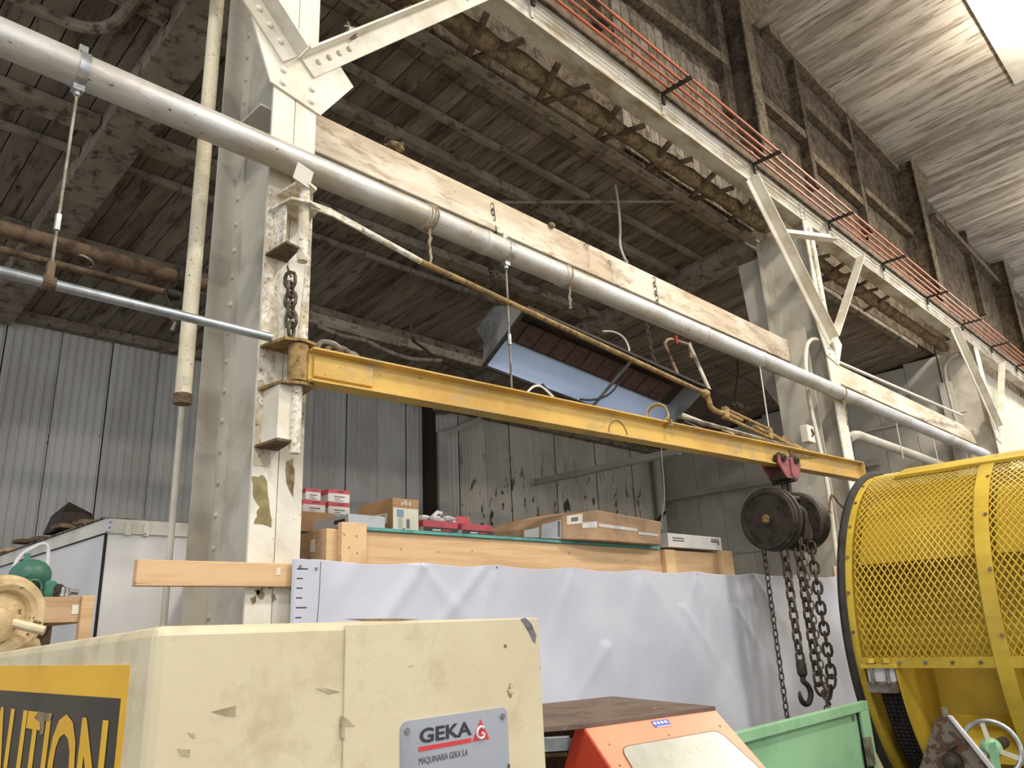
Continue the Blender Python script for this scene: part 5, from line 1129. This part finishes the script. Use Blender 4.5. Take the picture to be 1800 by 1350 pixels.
MB().prism([OP(1155, 1277.5, .0015), OP(1178, 1274, .0015), OP(1179, 1275, .0015), OP(1156, 1278.6, .0015)], pn*.0003).build('sticker_mark', 'sticker_white', sk)
# machine body under the guard and slide rails behind the cream machine
MB().prism([back+E1*.2-UP*.35, far-UP*.35, far-UP*.35-E2*.5, back+E1*.2-UP*.35-E2*.45], UP*-(oz-.35)).build('body', 'grey_paint', og)
MB().obox((far+back)/2-UP*.17-E2*.04, E1*.35, E2*.01, UP*.17).build('rear_panel', 'dark_plate', og)
ra, rb = P(940, 1297, Z=oz-.03), P(1012, 1293, Z=oz-.03)
rd_ = (rb-ra).normalized(); rs0 = rb-rd_*.5
MB().beam(rs0-UP*.02, rb-UP*.02, .03, .032).build('slide_rail', 'galvanised', og); MB().beam(rs0, rb-rd_*.02, .034, .006).build('slide_rail', 'bright_steel', og); MB().beam(rs0-UP*.045, rb-rd_*.03-UP*.045, .034, .01).build('slide_rail', 'rust_brown', og)
q = rb-rd_*.12-UP*.02-Vector((0, .016, 0)); inst('screw', BOLT, q, og, Vector((0, -1, 0)).to_track_quat('Z', 'Y'), (.5,)*3)

# ================================================================ green steel bin
GY = 2.2; gt0, gt1 = P(1180, 1322, Y=GY), P(1500, 1235, Y=GY); gz = 1.06
gb = thing('green_bin', (4.2, 2.3, 0), 'light green steel cabinet panel in front of the yellow guard', 'cabinet')
gx_r = P(1520, 1240, Y=GY).x; gx_l = 3.1
MB().box((gx_l, GY+.0, 0), (gx_r-.02, GY+.018, gz-.012)).build('body', 'green_bin', gb)
MB().box((gx_l, GY-.022, gz-.055), (gx_r, GY+.02, gz)).build('top_rim', 'green_bin', gb, bevel=.004)
MB().box((gx_r-.13, GY-.022, 0), (gx_r, GY+.0, gz-.055)).build('corner_post', 'green_bin', gb, bevel=.004)
MB().box((gx_r-.155, GY-.006, 0), (gx_r-.13, GY+.0, gz-.055)).build('door_gap', 'black', gb)
MB().box((gx_r-.17, GY-.05, .70), (gx_r-.10, GY-.02, .86)).build('latch', 'dull_steel', gb, bevel=.004)
MB().box((gx_r-.15, GY-.04, .56), (gx_r-.11, GY-.02, .70)).build('hinge', 'dark_iron', gb)
MB().prism([(gx_r-.24, GY, gz-.07), (gx_r-.19, GY, gz-.07), (gx_r-.215, GY, gz-.11)], (0, -.001, 0)).build('rust_mark', 'rust_brown', gb)

# ================================================================ big yellow machine with an expanded-metal guard
DX, DZ, DR = 6.975, 1.429, 1.277
def DA(a, Y, r=DR): t = math.radians(a); return Vector((DX-r*math.cos(t), Y, DZ+r*math.sin(t)))   # 0 = facing left, 90 = top
Yf, Y1, Y2 = 2.35, 1.43, .5
ym_ = thing('yellow_machine', (DX, 1.4, 0), 'huge yellow drum machine with a curved expanded-metal guard', 'machine')
A_BAR, A_TOP, A_LOW = -6, 96, -60
def arc_strip(a0, a1, y0, y1, r0, r1, n=36):
    b = MB(); 
    for i in range(n):
        t0, t1 = a0+(a1-a0)*i/n, a0+(a1-a0)*(i+1)/n
        b.hexa([DA(t0, y0, r0), DA(t0, y1, r0), DA(t1, y1, r0), DA(t1, y0, r0), DA(t0, y0, r1), DA(t0, y1, r1), DA(t1, y1, r1), DA(t1, y0, r1)])
    return b
arc_strip(A_LOW, A_TOP+40, Yf-.012, Yf, .02, DR+.0).build('end_flange', 'yellow_machine', ym_)
arc_strip(A_LOW, A_TOP, Yf-.06, Yf-.012, DR-.012, DR+.0).build('end_flange', 'yellow_machine', ym_)
MB().tube([DA(A_LOW+(A_TOP-A_LOW)*i/50, Yf+.01, DR+.012) for i in range(51)], .03, 8).build('rubber_edge', 'rubber', ym_, smooth=True)
for Yr in (Y1, Y2):
    arc_strip(A_LOW, A_TOP, Yr-.045, Yr+.045, DR+.001, DR+.014).build('rib_flange', 'yellow_machine', ym_)
    arc_strip(A_LOW, A_BAR, Yr-.008, Yr+.008, DR-.55, DR).build('rib_web', 'yellow_machine', ym_)
    arc_strip(A_BAR, A_TOP, Yr-.008, Yr+.008, DR-.1, DR).build('rib_web', 'yellow_machine', ym_)
    for a in (0, 18, 36, 54, 72): inst('bolt', BOLT, DA(a, Yr-.03, DR+.014), ym_, (DA(a, 0, 2)-DA(a, 0, 1)).to_track_quat('Z', 'Y'))
for a in (2, 14, 26, 38, 50, 62, 74): inst('bolt', BOLT, DA(a, Yf-.035, DR), ym_, (DA(a, 0, 2)-DA(a, 0, 1)).to_track_quat('Z', 'Y'))
for y0, y1 in ((Y1+.045, Yf-.06), (Y2+.045, Y1-.045)):
    # expanded metal: crossing strands
    b = MB(); cell_y = .042; cell_a = 3.2; n_ = int((A_TOP-A_BAR)/cell_a*2); yw = y1-y0; slope = 2*cell_y/cell_a
    k0 = -int((A_TOP-A_BAR)*slope/cell_y)-2
    for sgn in (1, -1):
        for kk in range(k0, int(yw/cell_y)-k0+2):
            run = []
            for i in range(n_+1):
                a = A_BAR+cell_a*i/2; Yy = y0+kk*cell_y+sgn*(a-A_BAR)*slope*.5+(0 if sgn > 0 else .0)
                if y0-.001 <= Yy <= y1+.001: run.append(DA(a, Yy, DR-.006+(.004 if i % 2 else 0)))
            if len(run) > 1: b.tube(run, .005, 4, caps=False)
    o = b.build('expanded_mesh', 'yellow_machine', ym_); o['kind'] = 'stuff'
    ym2 = (y0+y1)/2
    MB().prism([DA(A_BAR-2.6, y0, DR+.004), DA(A_BAR+.4, y0, DR+.004), DA(A_BAR+.4, y0, DR-.012), DA(A_BAR-2.6, y0, DR-.012)], (0, y1-y0, 0)).build('mesh_bar', 'yellow_machine', ym_)
    for i in range(5): inst('bolt', BOLT, DA(A_BAR-1.1, y0+(y1-y0)*(i+.5)/5, DR+.005), ym_, Vector((-1, 0, 0)).to_track_quat('Z', 'Y'))
    # inner sheets seen through the mesh
    arc_strip(26, A_TOP, y0, y1, DR-.14, DR-.13, 16).build('inner_sheet', 'yellow_machine', ym_)
    yt = min(y1, 2.02)
    MB().prism([DA(A_BAR-3, y0, DR-.1)+Vector((0, 0, -.55)), DA(A_BAR-3, y0, DR-.1)+Vector((.5, 0, -.35)), DA(A_BAR-3, y0, DR-.1)+Vector((.5, 0, -.37)), DA(A_BAR-3, y0, DR-.1)+Vector((0, 0, -.57))], (0, yt-y0, 0)).build('tray', 'yellow_machine', ym_)
MB().box((DX-.55, Y2-.4, DZ-1.3), (DX-.54, Yf-.012, DZ+1.1)).build('back_sheet', 'yellow_machine', ym_)
arc_strip(A_LOW, A_TOP+40, Y2-.4, Y2-.39, .02, DR).build('end_flange', 'yellow_machine', ym_)
# overlapping top strip of the guard
arc_strip(66, A_TOP, Y2, 2.08, DR+.012, DR+.02, 12).build('top_strip', 'yellow_machine', ym_)
arc_strip(64.5, 66.5, Y2, 2.08, DR+.004, DR+.03, 2).build('top_strip_lip', 'yellow_machine', ym_)
# plate beside the chain track and the black chain track
yc0, yc1 = P(1528, 1170, X=5.73).y, P(1572, 1170, X=5.73).y
arc_strip(-58, A_BAR-2, yc1-.02, yc1-.006, DR-.7, DR-.0).build('track_plate', 'yellow_machine', ym_)
arc_strip(-58, A_BAR-2, Yf-.05, Yf-.03, DR-.35, DR-.02).build('track_plate', 'yellow_machine', ym_)
ct = thing('chain_track', DA(-20, (yc0+yc1)/2, DR-.1), 'broad black roller chain hanging below the yellow guard', 'chain')
ROL = MB().cyl((0, -.022, 0), (0, .022, 0), .016, 8).mesh('roller', 'rubber', Vector(), True)
PLT = MB().box((-.012, -.003, -.024), (.012, .003, .024)).mesh('link_plate', 'black', Vector())
ncol = 4; nrow = 34
for i in range(nrow):
    a = -11.5-i*1.45; c_ = DA(a, 0, DR-.07); rot = (0, math.radians(a), 0)
    for j in range(ncol):
        Yy = yc1+.02+(yc0-yc1-.04)*(j+.5)/ncol; inst('roller', ROL, Vector((c_.x, Yy, c_.z)), ct, rot, (1, .9*(yc0-yc1-.04)/ncol/.05, 1))
    if i % 1 == 0:
        for j in range(ncol+1): inst('link_plate', PLT, Vector((c_.x-.006, yc1+.02+(yc0-yc1-.04)*j/ncol, c_.z)), ct, rot)
arc_strip(-62, -9, yc1+.01, yc0-.01, DR-.12, DR-.11, 24).build('chain_backing', 'rubber', ym_)
br = thing('chain_anchor', DA(A_BAR-3, (yc0+yc1)/2, DR), 'grey steel anchor bracket holding the top of the black chain', 'bracket')
a_ = DA(A_BAR-2, 0, DR)
MB().box((a_.x-.03, yc1+.0, a_.z-.10), (a_.x+.03, yc0-.0, a_.z-.012)).build('block', 'carton_grey', br, bevel=.004)
MB().box((a_.x-.035, yc1-.0, a_.z-.17), (a_.x+.035, yc0+.01, a_.z-.10)).build('comb_plate', 'dull_steel', br, bevel=.003)
for f in (.2, .8):
    yy = yc1+(yc0-yc1)*f
    MB().cyl((a_.x-.04, yy, a_.z-.11), (a_.x-.04, yy, a_.z+.05), .014, 8).build('stud', 'dull_steel', br); MB().cyl((a_.x-.04, yy, a_.z+.02), (a_.x-.04, yy, a_.z+.05), .028, 6).build('nut', 'yellow_machine', br)
MB().box((a_.x-.06, yc1-.03, a_.z-.012), (a_.x+.03, yc0+.03, a_.z+.012)).build('ledge', 'yellow_machine', br)
# body and feet of the yellow machine
MB().box((DX-.5, Y2-1.2, 0), (DX+1.2, Yf-.02, DZ-.75)).build('base', 'yellow_machine', ym_)

# painted bracket with a handwheel in front of the yellow machine
BX = 4.95
def BP(x_, y_): return P(x_, y_, X=BX)
bk = thing('handwheel_stand', (BX, BP(1690, 1350).y, 0), 'chipped brown triangular stand with a chrome handwheel in front of the yellow machine', 'stand')
tri = [BP(1645, 1262), BP(1668, 1258), BP(1742, 1352), BP(1780, 1400), BP(1600, 1400), BP(1622, 1330)]
MB().prism(tri, (.03, 0, 0)).build('side_plate', 'brown_paint_flake', bk, bevel=.003)
MB().prism([BP(1668, 1257), BP(1674, 1258), BP(1752, 1352), BP(1748, 1358)], (-.03, 0, 0)).build('edge_strip', 'carton_grey', bk)
q = BP(1660, 1258); MB().cyl(q+Vector((.015, 0, -.01)), q+Vector((.015, 0, .04)), .016, 8).build('top_bolt', 'dull_steel', bk)
q = BP(1676, 1338)-Vector((.02, 0, 0)); MB().lathe(q, (-1, 0, 0), [(.05, -.02), (.05, .01), (.03, .015), (.025, .05), (.012, .055)], 18).build('bearing', 'dark_iron', bk, smooth=True)
q = BP(1675, 1308)-Vector((.005, 0, 0)); MB().cyl(q+Vector((0, -.02, 0)), q+Vector((-.02, .02, -.02)), .012, 8).build('grease_pipe', 'dark_iron', bk)
wc_ = BP(1737, 1318)+Vector((.06, 0, 0)); wax = Vector((-1, -.35, .1)).normalized()
MB().ring(wc_, wax, .135, .013, 36, 8).build('handwheel_rim', 'bright_steel', bk, smooth=True)
for t in range(3):
    u = wax.orthogonal().normalized(); w_ = wax.cross(u); d_ = u*math.cos(t*2.094+.4)+w_*math.sin(t*2.094+.4); MB().beam(wc_, wc_+d_*.13, .024, .012, wax).build('spoke', 'grey_paint', bk)
MB().lathe(wc_-wax*.03, wax, [(.05, 0), (.055, .02), (.03, .05)], 16).build('hub', 'green_bin', bk, smooth=True)
MB().cyl(wc_, wc_+Vector((.25, -.0, 0)), .03, 10).build('shaft', 'dark_iron', bk)
MB().prism([BP(1738, 1310), BP(1750, 1303), BP(1764, 1370), BP(1750, 1378)], (-.012, 0, 0)).build('lever', 'green_bin', bk)
MB().box((BX, BP(1700, 1350).y-.25, 0), (BX+.4, BP(1640, 1350).y+.05, BP(1690, 1398).z)).build('pedestal', 'brown_paint_flake', bk)

# ================================================================ high-bay lamp housings
for i, L_ in enumerate(LAMPS):
    p = L_.location; k = thing('high_bay_lamp', (p.x, p.y, p.z), 'round high-bay lamp hanging below the high main roof', 'lamp', 'high-bay lamps')
    MB().lathe((p.x, p.y, p.z+.03), (0, 0, 1), [(.33, 0), (.34, .01), (.2, .22), (.1, .3), (.1, .42)], 24).build('reflector', 'lamp_shell', k, smooth=True)
    MB().cyl((p.x, p.y, p.z+.45), (p.x, p.y, high_z(p.y)), .012, 8).build('stem', 'dull_steel', k)
bpy.context.view_layer.update()
